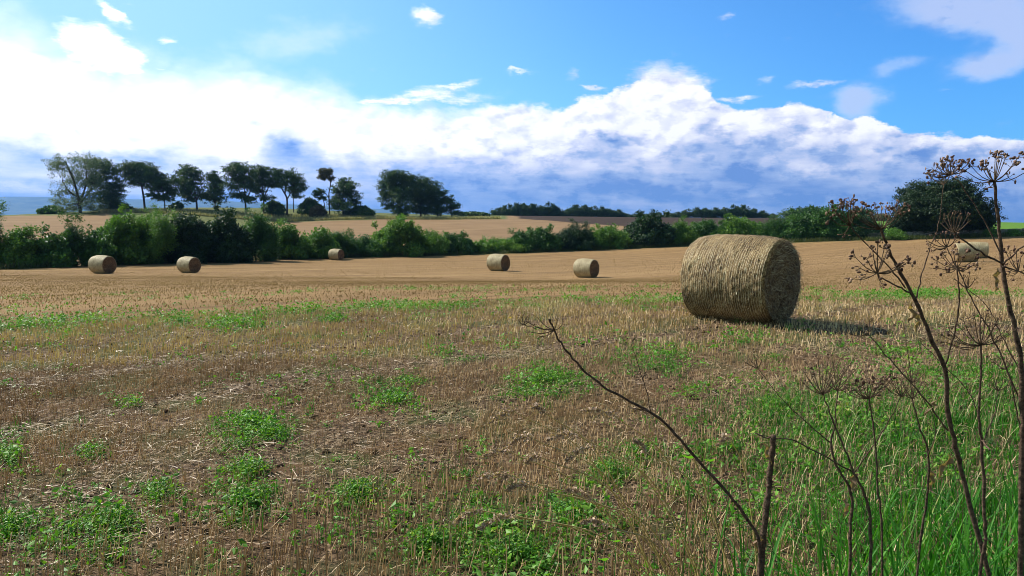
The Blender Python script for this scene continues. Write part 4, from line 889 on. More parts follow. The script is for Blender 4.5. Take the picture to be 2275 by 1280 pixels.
def bale(name, label, loc, az, detail, seed, roll=0.0, sc=1.0):
    rg = rng_(seed); x, r = bale_profile(190 if detail else 14); K = 220 if detail else 64; th = np.arange(K) / K * 2 * np.pi
    X = np.repeat(x[:, None], K, 1); Rr = r[:, None] * np.ones((1, K))
    amp = .009 if detail else .006
    Rr = Rr * (1 + .012 * np.sin(th * 2 + seed)[None]) + (.0013 * np.sin(X / .0335 * 6.283 + .5 * np.sin(th * 3)[None]) * np.clip(.3 + 1.2 * vnoise(X * 2.2, np.repeat(th[None], len(x), 0), 1, 9), 0, 1) if detail else 0) + (vnoise(X * 20 + 7, np.repeat(th[None] * 9, len(x), 0), 1, seed) - .5) * amp * 2 + (vnoise(X * 3 + 50, np.repeat(th[None] * 2, len(x), 0), 1, seed) - .5) * .03
    Rr[:, -1] = Rr[:, -1]; Y = Rr * np.sin(th); Z = Rr * np.cos(th) + .60
    Z = np.where(Z < .03, Z * .2 + .005, Z)
    V = np.stack([X, Y, Z - .60], -1); n = len(x)
    i = np.arange(n - 1)[:, None] * K; j = np.arange(K)[None]; j2 = (j + 1) % K
    f = np.stack([i + j, i + K + j, i + K + j2, i + j2], -1).reshape(-1, 4)
    root = bpy.data.objects.new(name, None); COL.objects.link(root); root.location = loc; root.rotation_euler = (0, 0, az); root.scale = (sc,) * 3
    root['label'] = label; root['category'] = 'bale'; root['group'] = 'round straw bales in the field'
    root_c = (0, 0, .60)
    link('rolled_straw', mesh_np('rolled_straw', V.reshape(-1, 3), f, M['bale_side'] if detail else M['bale_side_pale'], True), root, root_c)
    for sgn, ring in ((1, V[-1]), (-1, V[0])):
        rings = [ring]; NR = 24 if detail else 6
        cen = ring.mean(0)
        for q in range(1, NR + 1):
            s_ = 1 - q / NR; p = cen + (ring - cen) * s_; rr = np.linalg.norm(p[:, 1:] - cen[1:], axis=1)
            p[:, 0] += sgn * ((vnoise(rr * 26 + th * 1.0, th * 3, 1, seed + 5) - .5) * .035 * min(1, q / 3) - .02 * math.exp(-((s_) / .2) ** 2))
            rings.append(p)
        E = np.stack(rings); i = np.arange(NR)[:, None] * K
        fe = np.stack([i + j, i + K + j, i + K + j2, i + j2], -1).reshape(-1, 4)
        if sgn < 0: fe = fe[:, ::-1]
        link('end_face', mesh_np('end_face', E.reshape(-1, 3), fe[:, ::-1], M['bale_end'], True), root, root_c)
    # net wrap: fine threads running round the roll
    a = Acc(); NRING = 37 if detail else 10; ths = np.linspace(0, 2 * np.pi, (161 if detail else 41)); w_ = .0016 if detail else .004
    for q in range(NRING):
        x0 = ((-18 + q) * .0335 if detail else (-.485 + .97 * q / (NRING - 1)) * BL); u = abs(x0 / BL) * 2; rr = np.interp(x0, x, r); ph = rg.uniform(0, 6.28)
        xx = x0 + .0035 * np.sin(ths * 5 + ph) + .004 * np.sin(ths * 2 + q * .3) + rg.normal(size=len(ths)).cumsum() * .0004
        ri = np.array([np.interp(tq, th, Rr[np.argmin(np.abs(x - x0))]) for tq in ths]) + .004
        zz = np.maximum(ri * np.cos(ths), -.598); c = np.stack([xx, ri * np.sin(ths), zz], -1)
        v = np.concatenate([c - [w_, 0, 0], c + [w_, 0, 0]]); N = len(ths); k = np.arange(N - 1)
        a.add(v, np.stack([k, k + 1, k + 1 + N, k + N], -1))
    link('net_wrap', a.build('net_wrap', M['net'], True), root, root_c)
    # straws poking out of the roll and its ends
    def straws(n, side):
        if side:
            t_ = rg.random(n) * 2 * np.pi; xx = (rg.random(n) - .5) * BL * .97; rr = np.interp(xx, x, r) + .002 + rg.random(n) * .006
            c = np.stack([xx, rr * np.sin(t_), rr * np.cos(t_)], -1); nr = np.stack([np.zeros(n), np.sin(t_), np.cos(t_)], -1); tg = np.stack([np.zeros(n), np.cos(t_), -np.sin(t_)], -1)
            d = unit(tg + rg.normal(size=(n, 3)) * .26 + nr * rg.normal(size=(n, 1)) * .05); L = rg.uniform(.015, .060, n)
        else:
            sg = np.where(rg.random(n) < .75, 1, -1); t_ = rg.random(n) * 2 * np.pi; rr = np.sqrt(rg.random(n)) * (BR * .90)
            c = np.stack([sg * (BL * .5 - .012 + rg.random(n) * .025), rr * np.sin(t_), rr * np.cos(t_)], -1); tg = np.stack([np.zeros(n), np.cos(t_), -np.sin(t_)], -1)
            d = unit(tg + rg.normal(size=(n, 3)) * .75 + np.stack([sg * .25, np.zeros(n), np.zeros(n)], -1)); L = rg.uniform(.03, .17, n)
            nr = np.stack([sg * 1.0, np.zeros(n), np.zeros(n)], -1)
        keep = c[:, 2] > -.57; c = c[keep]; d = d[keep]; L = L[keep][:, None]; nr = nr[keep]; n = len(c)
        s = unit(np.cross(d, nr)) * (.0010 + .0016 * rg.random(n))[:, None]
        bow = nr * L * .12 * rg.random((n, 1))
        v = np.stack([c - d * L / 2 - s, c - d * L / 2 + s, c + s + bow, c - s + bow, c + d * L / 2 + s, c + d * L / 2 - s], 1).reshape(-1, 3)
        q = np.array([[0, 1, 2, 3], [3, 2, 4, 5]]); return v, (np.arange(n)[:, None, None] * 6 + q[None]).reshape(-1, 4)
    if detail:
        v, f = straws(1500, True); v2, f2 = straws(4800, False)
    else:
        v, f = straws(1500, True); v2, f2 = straws(900, False); 
    link('surface_straw', mesh_np('surface_straw', np.vstack([v, v2]), np.vstack([f, f2 + len(v)]), M['litter_bale']), root, root_c)
    return root
M['litter_bale'] = leaf_mat('bale_straw', [(0, (.10, .06, .022)), (.45, (.28, .19, .08)), (.8, (.50, .38, .19)), (1, (.85, .75, .50))], .5, .5, .05)
def bale_at(px, base_y, d, axis_az, label, detail, seed, sc=1.0):
    x = ray(px, base_y)[0] * d; z = h1(x, d) - .015
    return bale('straw_bale', label, (x, d, z), axis_az, detail, seed, sc=sc)
# axis_az: direction of the shaded end, radians from +x
bale_at(1641, 716, 11.15, R(-44), 'largest and closest round straw bale, its shaded end turned to the right', True, 1)
far0 = bale_at(228, 608, 52, R(-22), 'leftmost round bale, standing before the dark hedge', False, 2)
def bale_copy(px, base_y, d, az, label, sc=1.0):
    x = ray(px, base_y)[0] * d; r_ = far0.copy(); COL.objects.link(r_); r_.location = (x, d, h1(x, d) - .015); r_.rotation_euler = (0, 0, az); r_['label'] = label; r_.scale = (sc,) * 3
    for c in list(far0.children):
        k = c.copy(); COL.objects.link(k); k.parent = r_
bale_copy(420, 607, 56.5, R(-28), 'second round bale from the left, before the darkest part of the hedge', .97)
bale_copy(747, 573, 87, R(-26), 'smallest and farthest round bale, lying right against the hedge', 1.03)
bale_copy(1107, 603, 58.5, R(-36), 'round bale near the middle of the photo, left one of the two centre bales', 1.04)
bale_copy(1302, 618, 50.5, R(-40), 'round bale standing alone between the centre one and the largest one')
bale_copy(2143, 584, 50, R(-8), 'round bale seen through the hogweed, the nearer of the two overlapping ones')
bale_copy(2170, 572, 58, R(-20), 'round bale mostly hidden behind another one, seen through the hogweed')

# ------------------------------------------------------------------ dead hogweed and other tall plants of the verge
def q3(px, py, d): return np.array(P(px, py, d))
def umbel(acc, seeds, hub, axis, rad_, rays, rg, spread=1.05, seed_n=7, sr=.0032, tips=None, bare=False):
    """an umbel: rays from the hub, each with a little umbellet of seeds"""
    axis = unit(np.asarray(axis, float)); T = []
    if tips is None:
        a1 = unit(np.cross(axis, [.3, .5, .8])); b1 = np.cross(axis, a1)
        for k in range(rays):
            ph = k * 2.399 + rg.uniform(-.2, .2); el = spread * math.sqrt((k + .5) / rays) + rg.uniform(-.08, .08)
            dv = axis * math.cos(el) + (a1 * math.cos(ph) + b1 * math.sin(ph)) * math.sin(el); T.append(hub + dv * rad_ * rg.uniform(.82, 1.1))
    else:
        T = list(tips)
    for tp in T:
        tp = np.asarray(tp, float); mid_ = (hub + tp) / 2 + (-axis) * np.linalg.norm(tp - hub) * .10
        acc.tube(smooth_path([hub, mid_, tp], 3), np.linspace(.0011, .0007, 7), 4, False)
        dv = unit(tp - hub + axis * np.linalg.norm(tp - hub) * .4)
        for s_ in range(seed_n):
            e = tp + unit(dv + rg.normal(size=3) * .75) * rg.uniform(.007, .016)
            acc.tube([tp, e], [.0005, .0004], 3, False)
            if not bare or rg.random() < .22:
                seeds.ball(e, sr * rg.uniform(.55, 1.15), unit(rg.random(3) + .12) * 1.7)
def fan(hub, d, pts, rg, jd=.03):
    """tips given in photo pixels around a hub, with their own depth"""
    return [q3(px, py, d + rg.uniform(-jd, jd)) for px, py in pts]
def plant(name, label, root_xy, stems, umbels, seed, cat='dead hogweed', leaves=(), stem_mat='stem', thick=.66):
    """stems: list of (d0, d1, [(px,py,r_mm)...], to_ground)"""
    rg = rng_(seed); a = Acc(); root = bpy.data.objects.new(name, None); COL.objects.link(root)
    f_ = stems[0]; e_ = q3(*f_[2][-1][:2], f_[1]); p_ = q3(*f_[2][-2][:2], f_[0] + (f_[1] - f_[0]) * (len(f_[2]) - 2) / (len(f_[2]) - 1))
    sl_ = max(-.5, min(.5, (e_[0] - p_[0]) / max(.02, p_[2] - e_[2]))); gx_ = e_[0] + sl_ * max(0, e_[2]) * .55; gy_ = e_[1] + .12
    gz_ = h1(gx_, gy_); root.location = (gx_, gy_, gz_); root['label'] = label; root['category'] = cat; base = np.array([gx_, gy_, gz_])
    for st in stems:
        d0, d1, pts, tog = st; n = len(pts); P3 = [q3(p[0], p[1], d0 + (d1 - d0) * k / max(1, n - 1)) for k, p in enumerate(pts)]; rr = [p[2] * .001 * thick for p in pts]
        if tog:
            e = P3[-1]; e0 = P3[-2]; sl = max(-.5, min(.5, (e[0] - e0[0]) / max(.02, e0[2] - e[2]))); hz_ = max(.02, e[2]); gx2, gy2 = e[0] + sl * hz_ * .55, e[1] + .1; P3 += [np.array([e[0] + sl * hz_ * .36, e[1] + .04, e[2] - hz_ * .5]), np.array([gx2, gy2, h1(gx2, gy2) - .05])]; rr += [rr[-1] * 1.05, rr[-1] * 1.15]
        sp = smooth_path(P3, 5); r2 = np.interp(np.linspace(0, len(rr) - 1, len(sp)), np.arange(len(rr)), rr)
        jit = rg.normal(size=(len(sp), 3)) * .0009; sp = sp + jit
        # joints swell a little
        a.tube(sp - base, r2 * (1 + .10 * np.sin(np.arange(len(sp)) * 1.7)), 8)
        for k in range(1, len(P3) - 1):
            if rr[k] > .0028: a.ball(P3[k] - base, rr[k] * 1.28, (1, 1, .8))
    link('stem', a.build('stem', M[stem_mat]), root)
    for u in umbels:
        A2 = Acc(); S2 = Acc(); d = u['d']; u['n'] = max(3, u.get('n', 7) - 1); hub = q3(*u['hub'], d)
        tips = fan(hub, d, u['tips'], rg, u.get('jd', .03)) if 'tips' in u else None
        umbel(A2, S2, hub, u.get('axis', (0, 0, 1)), u.get('r', .07), u.get('rays', 16), rg, u.get('spread', 1.05), u.get('n', 7), u.get('sr', .0034), tips, u.get('bare', False))
        if 'extra' in u:
            umbel(A2, S2, hub, u.get('axis', (0, 0, 1)), u['extra'][0], u['extra'][1], rg, u.get('spread', 1.05), u.get('n', 7), u.get('sr', .0034), None, u.get('bare', False))
        A2.v = [v_ - base for v_ in A2.v]; S2.v = [v_ - base for v_ in S2.v]
        link('umbel', join_mesh('umbel', A2, M['stem_green'], S2, M['seed']), root)
    for (px, py, d, L, wd, droop) in leaves:
        # a withered, crumpled leaf hanging from the stem
        c = q3(px, py, d) - base; V = []; k = 7
        for s_ in np.linspace(0, 1, k):
            ww = wd * math.sin(math.pi * min(1, .12 + s_ * .88)) * rg.uniform(.6, 1.2); cc = c + np.array([droop * s_ * L + rg.normal() * .003, rg.normal() * .004, -s_ * L])
            V += [cc + [-ww, rg.normal() * ww * .6, rg.normal() * .002], cc + [0, ww * .7, 0], cc + [ww, rg.normal() * ww * .6, rg.normal() * .002]]
        f = []
        for s_ in range(k - 1):
            for j_ in range(2): f.append([s_ * 3 + j_, s_ * 3 + j_ + 1, s_ * 3 + j_ + 4, s_ * 3 + j_ + 3])
        b2 = Acc(); b2.add(np.array(V), f); link('withered_leaf', b2.build('withered_leaf', M['dead_leaf'], False), root)
    return root

# A: thick stem along the right edge
plant('hogweed', 'tallest dead hogweed with the thick stem near the right edge', ((2272 - CX) / F * 1.62, 1.75), [
    (1.60, 1.68, [(2209, 404, 4.2), (2218, 490, 4.8), (2227, 586, 6.2), (2242, 679, 6.8), (2263, 771, 7.6), (2270, 860, 8.2), (2272, 960, 8.4), (2270, 1060, 8.6)], True),
    (1.58, 1.61, [(2120, 517, 1.9), (2133, 528, 2.4), (2179, 560, 2.9), (2227, 586, 3.4)], False),
    (1.64, 1.61, [(2111, 388, 1.3), (2137, 413, 1.5), (2187, 489, 2.0), (2226, 572, 2.5)], False),
    (1.55, 1.61, [(2330, 505, 2.0), (2275, 546, 2.4), (2228, 588, 3.0)], False),
    (1.65, 1.61, [(2330, 640, 1.6), (2275, 607, 2.0), (2229, 592, 2.4)], False),
    (1.66, 1.68, [(2103, 549, 1.4), (2132, 607, 1.8), (2162, 670, 2.0), (2181, 704, 2.2), (2208, 755, 2.4), (2262, 880, 3.0)], False),
    (1.70, 1.68, [(2150, 640, .9), (2200, 690, 1.3), (2225, 745, 1.6), (2268, 830, 2.2)], False),
], [
    dict(d=1.60, hub=(2209, 404), tips=[(2130, 390), (2155, 367), (2143, 378), (2182, 372), (2190, 365), (2198, 378), (2211, 351), (2220, 350), (2226, 353), (2232, 355), (2247, 372), (2250, 366), (2262, 350), (2283, 380), (2200, 415), (2240, 395), (2190, 372), (2215, 356)], n=6, sr=.0036),
    dict(d=1.64, hub=(2111, 388), tips=[(2064, 387), (2070, 392), (2075, 378), (2083, 371), (2090, 367), (2097, 365), (2104, 364), (2112, 361), (2119, 362), (2127, 368), (2134, 365), (2141, 362), (2149, 366), (2158, 370), (2070, 400), (2106, 373), (2095, 378), (2122, 371), (2087, 382)], n=5, sr=.0034),
    dict(d=1.58, hub=(2120, 517), tips=[(2098, 487), (2105, 480), (2112, 484), (2120, 478), (2128, 484), (2138, 480), (2148, 484), (2092, 498), (2150, 495), (2108, 490)], n=4, sr=.0028, bare=True),
    dict(d=1.66, hub=(2103, 549), tips=[(2066, 538), (2072, 548), (2078, 532), (2090, 524), (2100, 520), (2112, 522), (2124, 530), (2118, 540), (2080, 555)], n=5, sr=.0030),
    dict(d=1.65, hub=(2262, 603), tips=[(2236, 563), (2244, 565), (2258, 560), (2268, 572), (2240, 598), (2245, 606), (2262, 590), (2276, 600), (2250, 612)], n=5, sr=.0032),
    dict(d=1.70, hub=(2150, 640), r=.022, rays=7, n=4, sr=.0022, bare=True, axis=(-.3, 0, 1)),
], 700, leaves=[(2217, 596, 1.61, .048, .006, -.1)])
# B: leaning stem crossing to the upper left, with its side branches
plant('hogweed', 'dead hogweed with the long stem leaning to the left over the far bales', ((2150 - CX) / F * 1.9, 2.0), [
    (1.66, 1.86, [(1958, 510, 3.6), (1972, 545, 4.2), (1985, 577, 4.6), (2033, 666, 5.8), (2073, 763, 6.8), (2101, 826, 7.4), (2106, 917, 7.8), (2127, 1008, 8.0), (2142, 1070, 8.2)], True),
    (1.62, 1.72, [(1949, 607, 1.8), (1957, 617, 2.2), (1985, 632, 2.4), (2012, 645, 2.6), (2033, 664, 3.2)], False),
    (1.64, 1.72, [(1888, 501, 1.4), (1917, 535, 1.8), (1968, 586, 2.2), (2012, 640, 2.6)], False),
    (1.74, 1.73, [(2097, 411, 1.0), (2084, 501, 1.5), (2065, 556, 1.8), (2045, 620, 2.2), (2036, 664, 2.6)], False),
    (1.70, 1.80, [(2126, 596, 2.0), (2130, 657, 2.6), (2124, 725, 2.8), (2114, 765, 2.8), (2100, 812, 3.2)], False),
    (1.78, 1.82, [(1928, 741, 1.6), (1977, 800, 2.2), (2027, 854, 2.4), (2068, 904, 2.8), (2106, 958, 3.2)], False),
    (1.90, 1.90, [(2041, 754, .9), (2095, 809, 1.5), (2150, 868, 1.6), (2174, 925, 1.8), (2182, 985, 2)], False),
], [
    dict(d=1.66, hub=(1958, 510), tips=[(1868, 478), (1884, 466), (1897, 462), (1912, 468), (1926, 462), (1936, 470), (1948, 466), (1958, 460), (1968, 466), (1978, 472), (1988, 462), (1996, 468), (2006, 462), (2014, 470), (1940, 485), (1975, 486), (1905, 480), (1990, 476)], n=6, sr=.0034, jd=.05),
    dict(d=1.62, hub=(1949, 607), tips=[(1896, 620), (1901, 572), (1922, 616), (1911, 596), (1926, 577), (1939, 558), (1964, 554), (1950, 548), (2008, 578), (2016, 583), (1998, 596), (1990, 600), (1957, 628), (1962, 575), (1945, 582), (1970, 562)], n=7, sr=.0036),
    dict(d=1.64, hub=(1888, 501), tips=[(1858, 470), (1868, 455), (1880, 452), (1890, 448), (1898, 452), (1846, 486), (1874, 520), (1900, 470), (1850, 462), (1884, 462)], n=7, sr=.0030, jd=.05),
    dict(d=1.70, hub=(2126, 596), tips=[(2082, 580), (2087, 596), (2103, 606), (2093, 560), (2097, 575), (2118, 556), (2112, 566), (2145, 562), (2164, 578), (2162, 590), (2140, 604), (2130, 570), (2150, 598), (2108, 590)], n=6, sr=.0034),
    dict(d=1.74, hub=(2097, 411), tips=[(2064, 389), (2078, 380), (2090, 372), (2104, 372), (2116, 376), (2108, 392)], n=4, sr=.0028),
    dict(d=1.78, hub=(1928, 741), tips=[(1887, 741), (1909, 732), (1941, 720), (1918, 728), (1900, 748), (1932, 716)], n=4, sr=.002, bare=True),
], 710, leaves=[(2030, 672, 1.72, .045, .007, -.15), (2038, 690, 1.73, .05, .006, .1), (2112, 1010, 1.84, .06, .010, -.4), (2090, 880, 1.8, .05, .008, -.7)])
# D: pale spent umbel facing the sun
plant('hogweed', 'dead hogweed with a wide pale spent head near the right edge', ((2176 - CX) / F * 1.75, 1.85), [
    (1.60, 1.72, [(2179, 767, 2.6), (2180, 827, 3.2), (2175, 926, 4.0), (2181, 990, 4.8), (2186, 1108, 5.2), (2188, 1198, 5.4), (2176, 1285, 5.6)], True),
    (1.66, 1.64, [(2217, 868, 1.4), (2210, 915, 1.8), (2184, 981, 2.4)], False),
    (1.58, 1.64, [(2200, 1000, 3), (2192, 992, 3), (2183, 978, 3)], False)],
    [dict(d=1.60, hub=(2179, 767), tips=[(2092, 745), (2100, 760), (2110, 735), (2120, 770), (2128, 722), (2140, 712), (2152, 708), (2165, 705), (2178, 706), (2190, 705), (2204, 708), (2216, 712), (2228, 720), (2240, 728), (2250, 738), (2118, 748), (2235, 745), (2150, 735), (2205, 730), (2175, 725), (2225, 752)], n=6, sr=.0026, bare=True, jd=.06),
     dict(d=1.66, hub=(2217, 868), r=.02, rays=6, n=3, sr=.002, bare=True)], 720)
# E: branching plant in the middle of the verge
plant('hogweed', 'branching dead hogweed right of the cut stub, with a dried sheath at its fork', ((1900 - CX) / F * 2.0, 2.05), [
    (1.85, 1.90, [(1828, 877, 2.0), (1855, 947, 3.0), (1878, 1000, 3.4), (1898, 1051, 4.0), (1918, 1094, 5.0), (1932, 1153, 5.6), (1933, 1275, 6.0)], True),
    (1.88, 1.92, [(1860, 868, 1.8), (1856, 940, 2.6), (1846, 985, 3.6), (1857, 1031, 4.4), (1891, 1096, 5.2), (1889, 1180, 5.8), (1887, 1280, 6.0)], True),
    (1.86, 1.90, [(1683, 818, .9), (1728, 877, 1.4), (1773, 922, 1.8), (1814, 958, 2.2), (1846, 985, 2.6)], False),
    (1.80, 1.89, [(1678, 962, 1.0), (1728, 975, 1.6), (1769, 981, 2.2), (1850, 1024, 2.6), (1898, 1051, 3.0)], False),
    (1.86, 1.89, [(2002, 881, 1.4), (1975, 935, 2.0), (1946, 982, 2.4), (1898, 1051, 2.8)], False),
], [
    dict(d=1.85, hub=(1828, 877), tips=[(1787, 828), (1795, 812), (1806, 822), (1818, 800), (1828, 812), (1840, 798), (1852, 806), (1866, 798), (1880, 808), (1895, 800), (1910, 812), (1800, 845), (1872, 830), (1850, 838), (1780, 846)], n=6, sr=.0022, bare=True, jd=.06),
    dict(d=1.88, hub=(1860, 868), r=.06, rays=12, n=5, sr=.0020, bare=True),
    dict(d=1.86, hub=(1683, 818), r=.03, rays=7, n=4, sr=.0015, bare=True, axis=(-.5, 0, 1)),
    dict(d=1.86, hub=(2002, 881), r=.045, rays=10, n=4, sr=.0020, bare=True),
], 730, leaves=[(1902, 1052, 1.90, .045, .008, -.2), (1884, 1105, 1.91, .055, .007, -.15)])
plant('hogweed', 'dead hogweed with a flat reddish-brown seed head', ((1955 - CX) / F * 1.9, 2.0), [
    (1.85, 1.92, [(1930, 886, 2.4), (1941, 954, 3.0), (1948, 1062, 3.4), (1957, 1153, 3.8), (1959, 1280, 4.2)], True)],
    [dict(d=1.85, hub=(1930, 886), tips=[(1878, 872), (1884, 866), (1892, 860), (1900, 868), (1904, 856), (1912, 852), (1920, 862), (1926, 850), (1934, 856), (1940, 848), (1948, 858), (1956, 846), (1964, 850), (1972, 842), (1982, 840), (1960, 862), (1946, 868), (1910, 872), (1976, 852)], n=7, sr=.0036, jd=.05)], 740)
plant('hogweed', 'thin forked dead hogweed between the seed head and the leaning stem', ((2045 - CX) / F * 2.1, 2.15), [
    (1.95, 2.05, [(2027, 886, 2.4), (2045, 954, 3.0), (2063, 1012, 3.8), (2059, 1108, 4.4), (2045, 1200, 4.8)], True),
    (1.95, 1.99, [(2005, 714, .8), (2018, 790, 1.3), (2025, 850, 1.6), (2028, 888, 2)], False),
    (1.98, 1.99, [(2040, 865, 1.0), (2072, 925, 1.5), (2077, 968, 1.8), (2063, 1012, 2.4)], False)],
    [dict(d=1.95, hub=(2027, 886), r=.05, rays=11, n=4, sr=.0018, bare=True), dict(d=1.95, hub=(2027, 850), r=.035, rays=8, n=4, sr=.0018, bare=True)], 750, leaves=[(2066, 1040, 2.02, .07, .009, .1)])
# F + G: the cut stub and the long arching stem that grows beside it
plant('cut_stalk', 'thick broken-off dead stalk standing at the bottom right of centre', ((1687 - CX) / F * 1.9, 1.95), [
    (1.80, 1.86, [(1718, 968, 6.0), (1716, 1010, 6.3), (1709, 1078, 6.8), (1696, 1186, 7.6), (1688, 1285, 8.2)], True),
    (1.80, 1.80, [(1678, 962, 1.2), (1700, 972, 1.8), (1718, 972, 2.2)], False)], [], 760, cat='dead stalk', thick=1.0, leaves=[(1700, 985, 1.8, .05, .006, .25), (1690, 1190, 1.84, .05, .007, -.3)])
plant('hogweed', 'long bare stem arching up to the left across the stubble', ((1690 - CX) / F * 1.85, 1.9), [
    (1.62, 1.84, [(1231, 734, 2.0), (1243, 757, 2.4), (1273, 797, 2.6), (1320, 844, 2.9), (1372, 877, 3.0), (1447, 917, 3.3), (1489, 952, 3.5), (1550, 1022, 3.9), (1634, 1116, 4.2), (1683, 1196, 4.6), (1690, 1285, 5.0)], True),
    (1.70, 1.71, [(1402, 764, .7), (1418, 812, 1.0), (1433, 860, 1.2), (1447, 914, 1.5)], False),
    (1.62, 1.62, [(1161, 722, .8), (1195, 728, 1.1), (1231, 734, 1.3)], False),
    (1.60, 1.62, [(1221, 710, 2.4), (1226, 722, 2.0), (1231, 734, 2.0)], False),
    (1.70, 1.72, [(1405, 908, .8), (1430, 910, 1.6), (1447, 917, 2.4)], False),
], [dict(d=1.62, hub=(1231, 734), tips=[(1194, 706), (1170, 714), (1206, 748), (1238, 712), (1180, 738), (1250, 720)], n=4, sr=.0016, bare=True), dict(d=1.62, hub=(1163, 722), r=.014, rays=5, n=3, sr=.0018)], 770, thick=.85)
plant('hogweed', 'small dead hogweed head low beside the right edge, below the pale spent head', ((2290 - CX) / F * 1.9, 2.0), [
    (1.85, 1.9, [(2232, 806, 1.6), (2245, 850, 2.0), (2262, 930, 2.6), (2280, 1020, 3.0)], True)],
    [dict(d=1.85, hub=(2232, 820), tips=[(2205, 800), (2214, 806), (2224, 798), (2236, 802), (2248, 800), (2220, 812), (2242, 812)], n=5, sr=.003)], 780)

# seeding grasses leaning in from the right
def seed_grass(hx, hy, ex, ey, d, label, seed, root_px=1540):
    rg = rng_(seed); rx = (root_px + rg.uniform(-60, 90) - CX) / F * (d + .55); ry = d + .55; rz = h1(rx, ry); base = np.array([rx, ry, rz])
    tip = q3(hx, hy, d) - base; neck = q3(ex, ey, d + .02) - base
    s = smooth_path([(0, 0, -.02), (neck[0] * .22, neck[1] * .2, neck[2] * .42 + .06), (neck[0] * .62, neck[1] * .6, neck[2] * .80 + .05), neck], 7)
    root = bpy.data.objects.new('seeding_grass', None); COL.objects.link(root); root.location = base; root['label'] = label; root['category'] = 'grass stem'; root['group'] = 'seeding grass stems leaning over the stubble'
    a = Acc(); a.tube(s, np.linspace(.0024, .0013, len(s)), 4)
    link('stem', a.build('stem', M['straw_stem']), root)
    n = 230; u = rg.random(n) ** .9; hp = smooth_path([neck, (neck + tip) / 2 + np.array([0, 0, .008]), tip], 6); ip = u * (len(hp) - 1); i0 = np.minimum(ip.astype(int), len(hp) - 2); c = hp[i0] + (hp[i0 + 1] - hp[i0]) * (ip - i0)[:, None]
    lump = .5 + .9 * np.abs(np.sin(u * 11 + seed)); c = c + rg.normal(size=(n, 3)) * (.0048 * lump * (1 - .6 * u))[:, None] 
    ln = rg.uniform(.005, .011, n); v, f = leaf_quads(c, ln, ln * .42, rg, 0.2, .1)
    b2 = Acc(); b2.tube(hp, np.linspace(.0010, .0005, len(hp)), 4)
    s2 = Acc(); s2.add(v, f); link('seed_head', join_mesh('seed_head', b2, M['dry_grass'], s2, M['panicle']), root)
heads = [((1086, 940), (1142, 914), 1.75, 'topmost left grass head, pointing down at its tip'), ((1180, 906), (1206, 914), 1.8, 'short grass head just right of the topmost left one'),
 ((1290, 914), (1366, 924), 1.75, 'grass head directly under the arching bare stem'), ((1132, 988), (1178, 972), 1.7, 'grass head in the upper left of the bunch, below the topmost left one'),
 ((1214, 978), (1282, 966), 1.7, 'nearly level grass head in the middle of the bunch'), ((1066, 1018), (1132, 1004), 1.65, 'grass head at mid height on the far left of the bunch'),
 ((1168, 1030), (1196, 1014), 1.65, 'short tilted grass head in the left middle of the bunch'), ((1256, 1024), (1322, 992), 1.68, 'thick tilted grass head in the right middle of the bunch'),
 ((1052, 1064), (1146, 1060), 1.6, 'longest level grass head on the left of the bunch'), ((1122, 1090), (1178, 1080), 1.6, 'grass head just below the longest level one'),
 ((1256, 1086), (1322, 1116), 1.62, 'grass head sloping down to the right'), ((1008, 1164), (1068, 1134), 1.5, 'lowest left drooping grass head'),
 ((1066, 1176), (1138, 1144), 1.5, 'curling grass head beside the lowest left one'), ((1290, 1160), (1350, 1170), 1.55, 'lowest right grass head, almost level'),
 ((1404, 910), (1450, 922), 1.8, 'small grass head touching the arching stem'), ((1408, 980), (1434, 1004), 1.75, 'small steep grass head right of the bunch'),
 ((1592, 990), (1620, 972), 1.8, 'small grass head by itself between the arching stem and the cut stalk')]
for q, (tip, neck, d, lab) in enumerate(heads): seed_grass(tip[0], tip[1], neck[0], neck[1], d, lab, 800 + q, root_px=1560 + 8 * q)

yellow_flower(1133, 716, 'small yellow flower in the stubble, above the tip of the arching bare stem', 890)
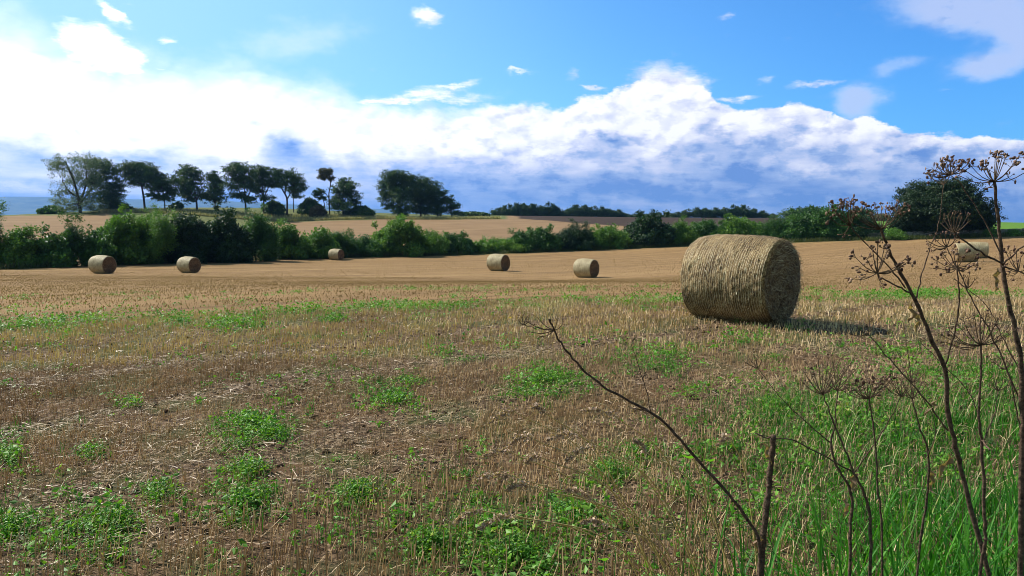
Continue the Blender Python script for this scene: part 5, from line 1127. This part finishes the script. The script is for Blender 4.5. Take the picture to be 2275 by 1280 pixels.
# a few broad green leaves among the grass
def broad_leaf(px, py, d, L, wd, label, seed, tilt=.6):
    rg = rng_(seed); c = q3(px, py, d); gz_ = h1(c[0], d); root = bpy.data.objects.new('broadleaf_weed', None); COL.objects.link(root); root.location = (c[0], d + .05, gz_); root['label'] = label; root['category'] = 'weed'
    base = np.array([c[0], d + .05, gz_]); a = Acc(); k = 9; V = []
    for s_ in np.linspace(0, 1, k):
        ww = wd * math.sin(math.pi * (.04 + .92 * s_) ** .85) + .0005; cc = c - base + np.array([0, -.02 * s_, (s_ - .5) * L * tilt]) + np.array([-.3 * L * (s_ - .5), 0, 0]) - np.array([0, 0, .25 * L * s_ * s_])
        V += [cc + [-ww, .0, .15 * ww], cc + [0, .10 * wd, -.1 * ww], cc + [ww, 0, .15 * ww]]
    f = [[s_ * 3 + j_, s_ * 3 + j_ + 1, s_ * 3 + j_ + 4, s_ * 3 + j_ + 3] for s_ in range(k - 1) for j_ in range(2)]
    a.add(np.array(V), f); link('leaf_blade', a.build('leaf_blade', M['broadleaf']), root)
    b2 = Acc(); b2.tube(smooth_path([(0, 0, -.02), ((c[0] - base[0]) * .3, -.02, (c[2] - gz_) * .5), tuple(c - base - np.array([-.15 * L, 0, .5 * L * tilt]))], 4), np.linspace(.0016, .001, 9), 5); link('stem', b2.build('stem', M['grass']), root)
broad_leaf(1529, 1010, 1.95, .036, .018, 'bright green leaf beside the arching stem', 901)
broad_leaf(1574, 1018, 1.98, .030, .014, 'second darker green leaf right of the bright one', 902)
broad_leaf(1365, 1196, 1.9, .034, .013, 'rounded blue-green leaf above the bottom edge, right of centre', 903)
broad_leaf(1338, 1236, 1.9, .040, .013, 'yellow-green leaf just below the rounded blue-green one', 904)
broad_leaf(1210, 1270, 1.9, .030, .013, 'yellow-green leaf at the very bottom edge, centre', 905)

# ------------------------------------------------------------------ air
m, t = mat_new('haze_air')
vol = t.n('ShaderNodeVolumePrincipled'); vol.inputs['Color'].default_value = (.20, .42, .90, 1); vol.inputs['Density'].default_value = 0.00008; vol.inputs['Anisotropy'].default_value = 0.2
mo = t.n('ShaderNodeOutputMaterial'); t.t.links.new(vol.outputs[0], mo.inputs['Volume'])
hb = [(-17000, -300, -40), (15000, -300, -40), (15000, 14000, -40), (-17000, 14000, -40), (-17000, -300, 262), (15000, -300, 262), (15000, 14000, 262), (-17000, 14000, 262)]
hz = link('haze', mesh_np('haze', np.array(hb, float), np.array([[0, 3, 2, 1], [4, 5, 6, 7], [0, 1, 5, 4], [1, 2, 6, 5], [2, 3, 7, 6], [3, 0, 4, 7]]), m), kind='stuff')
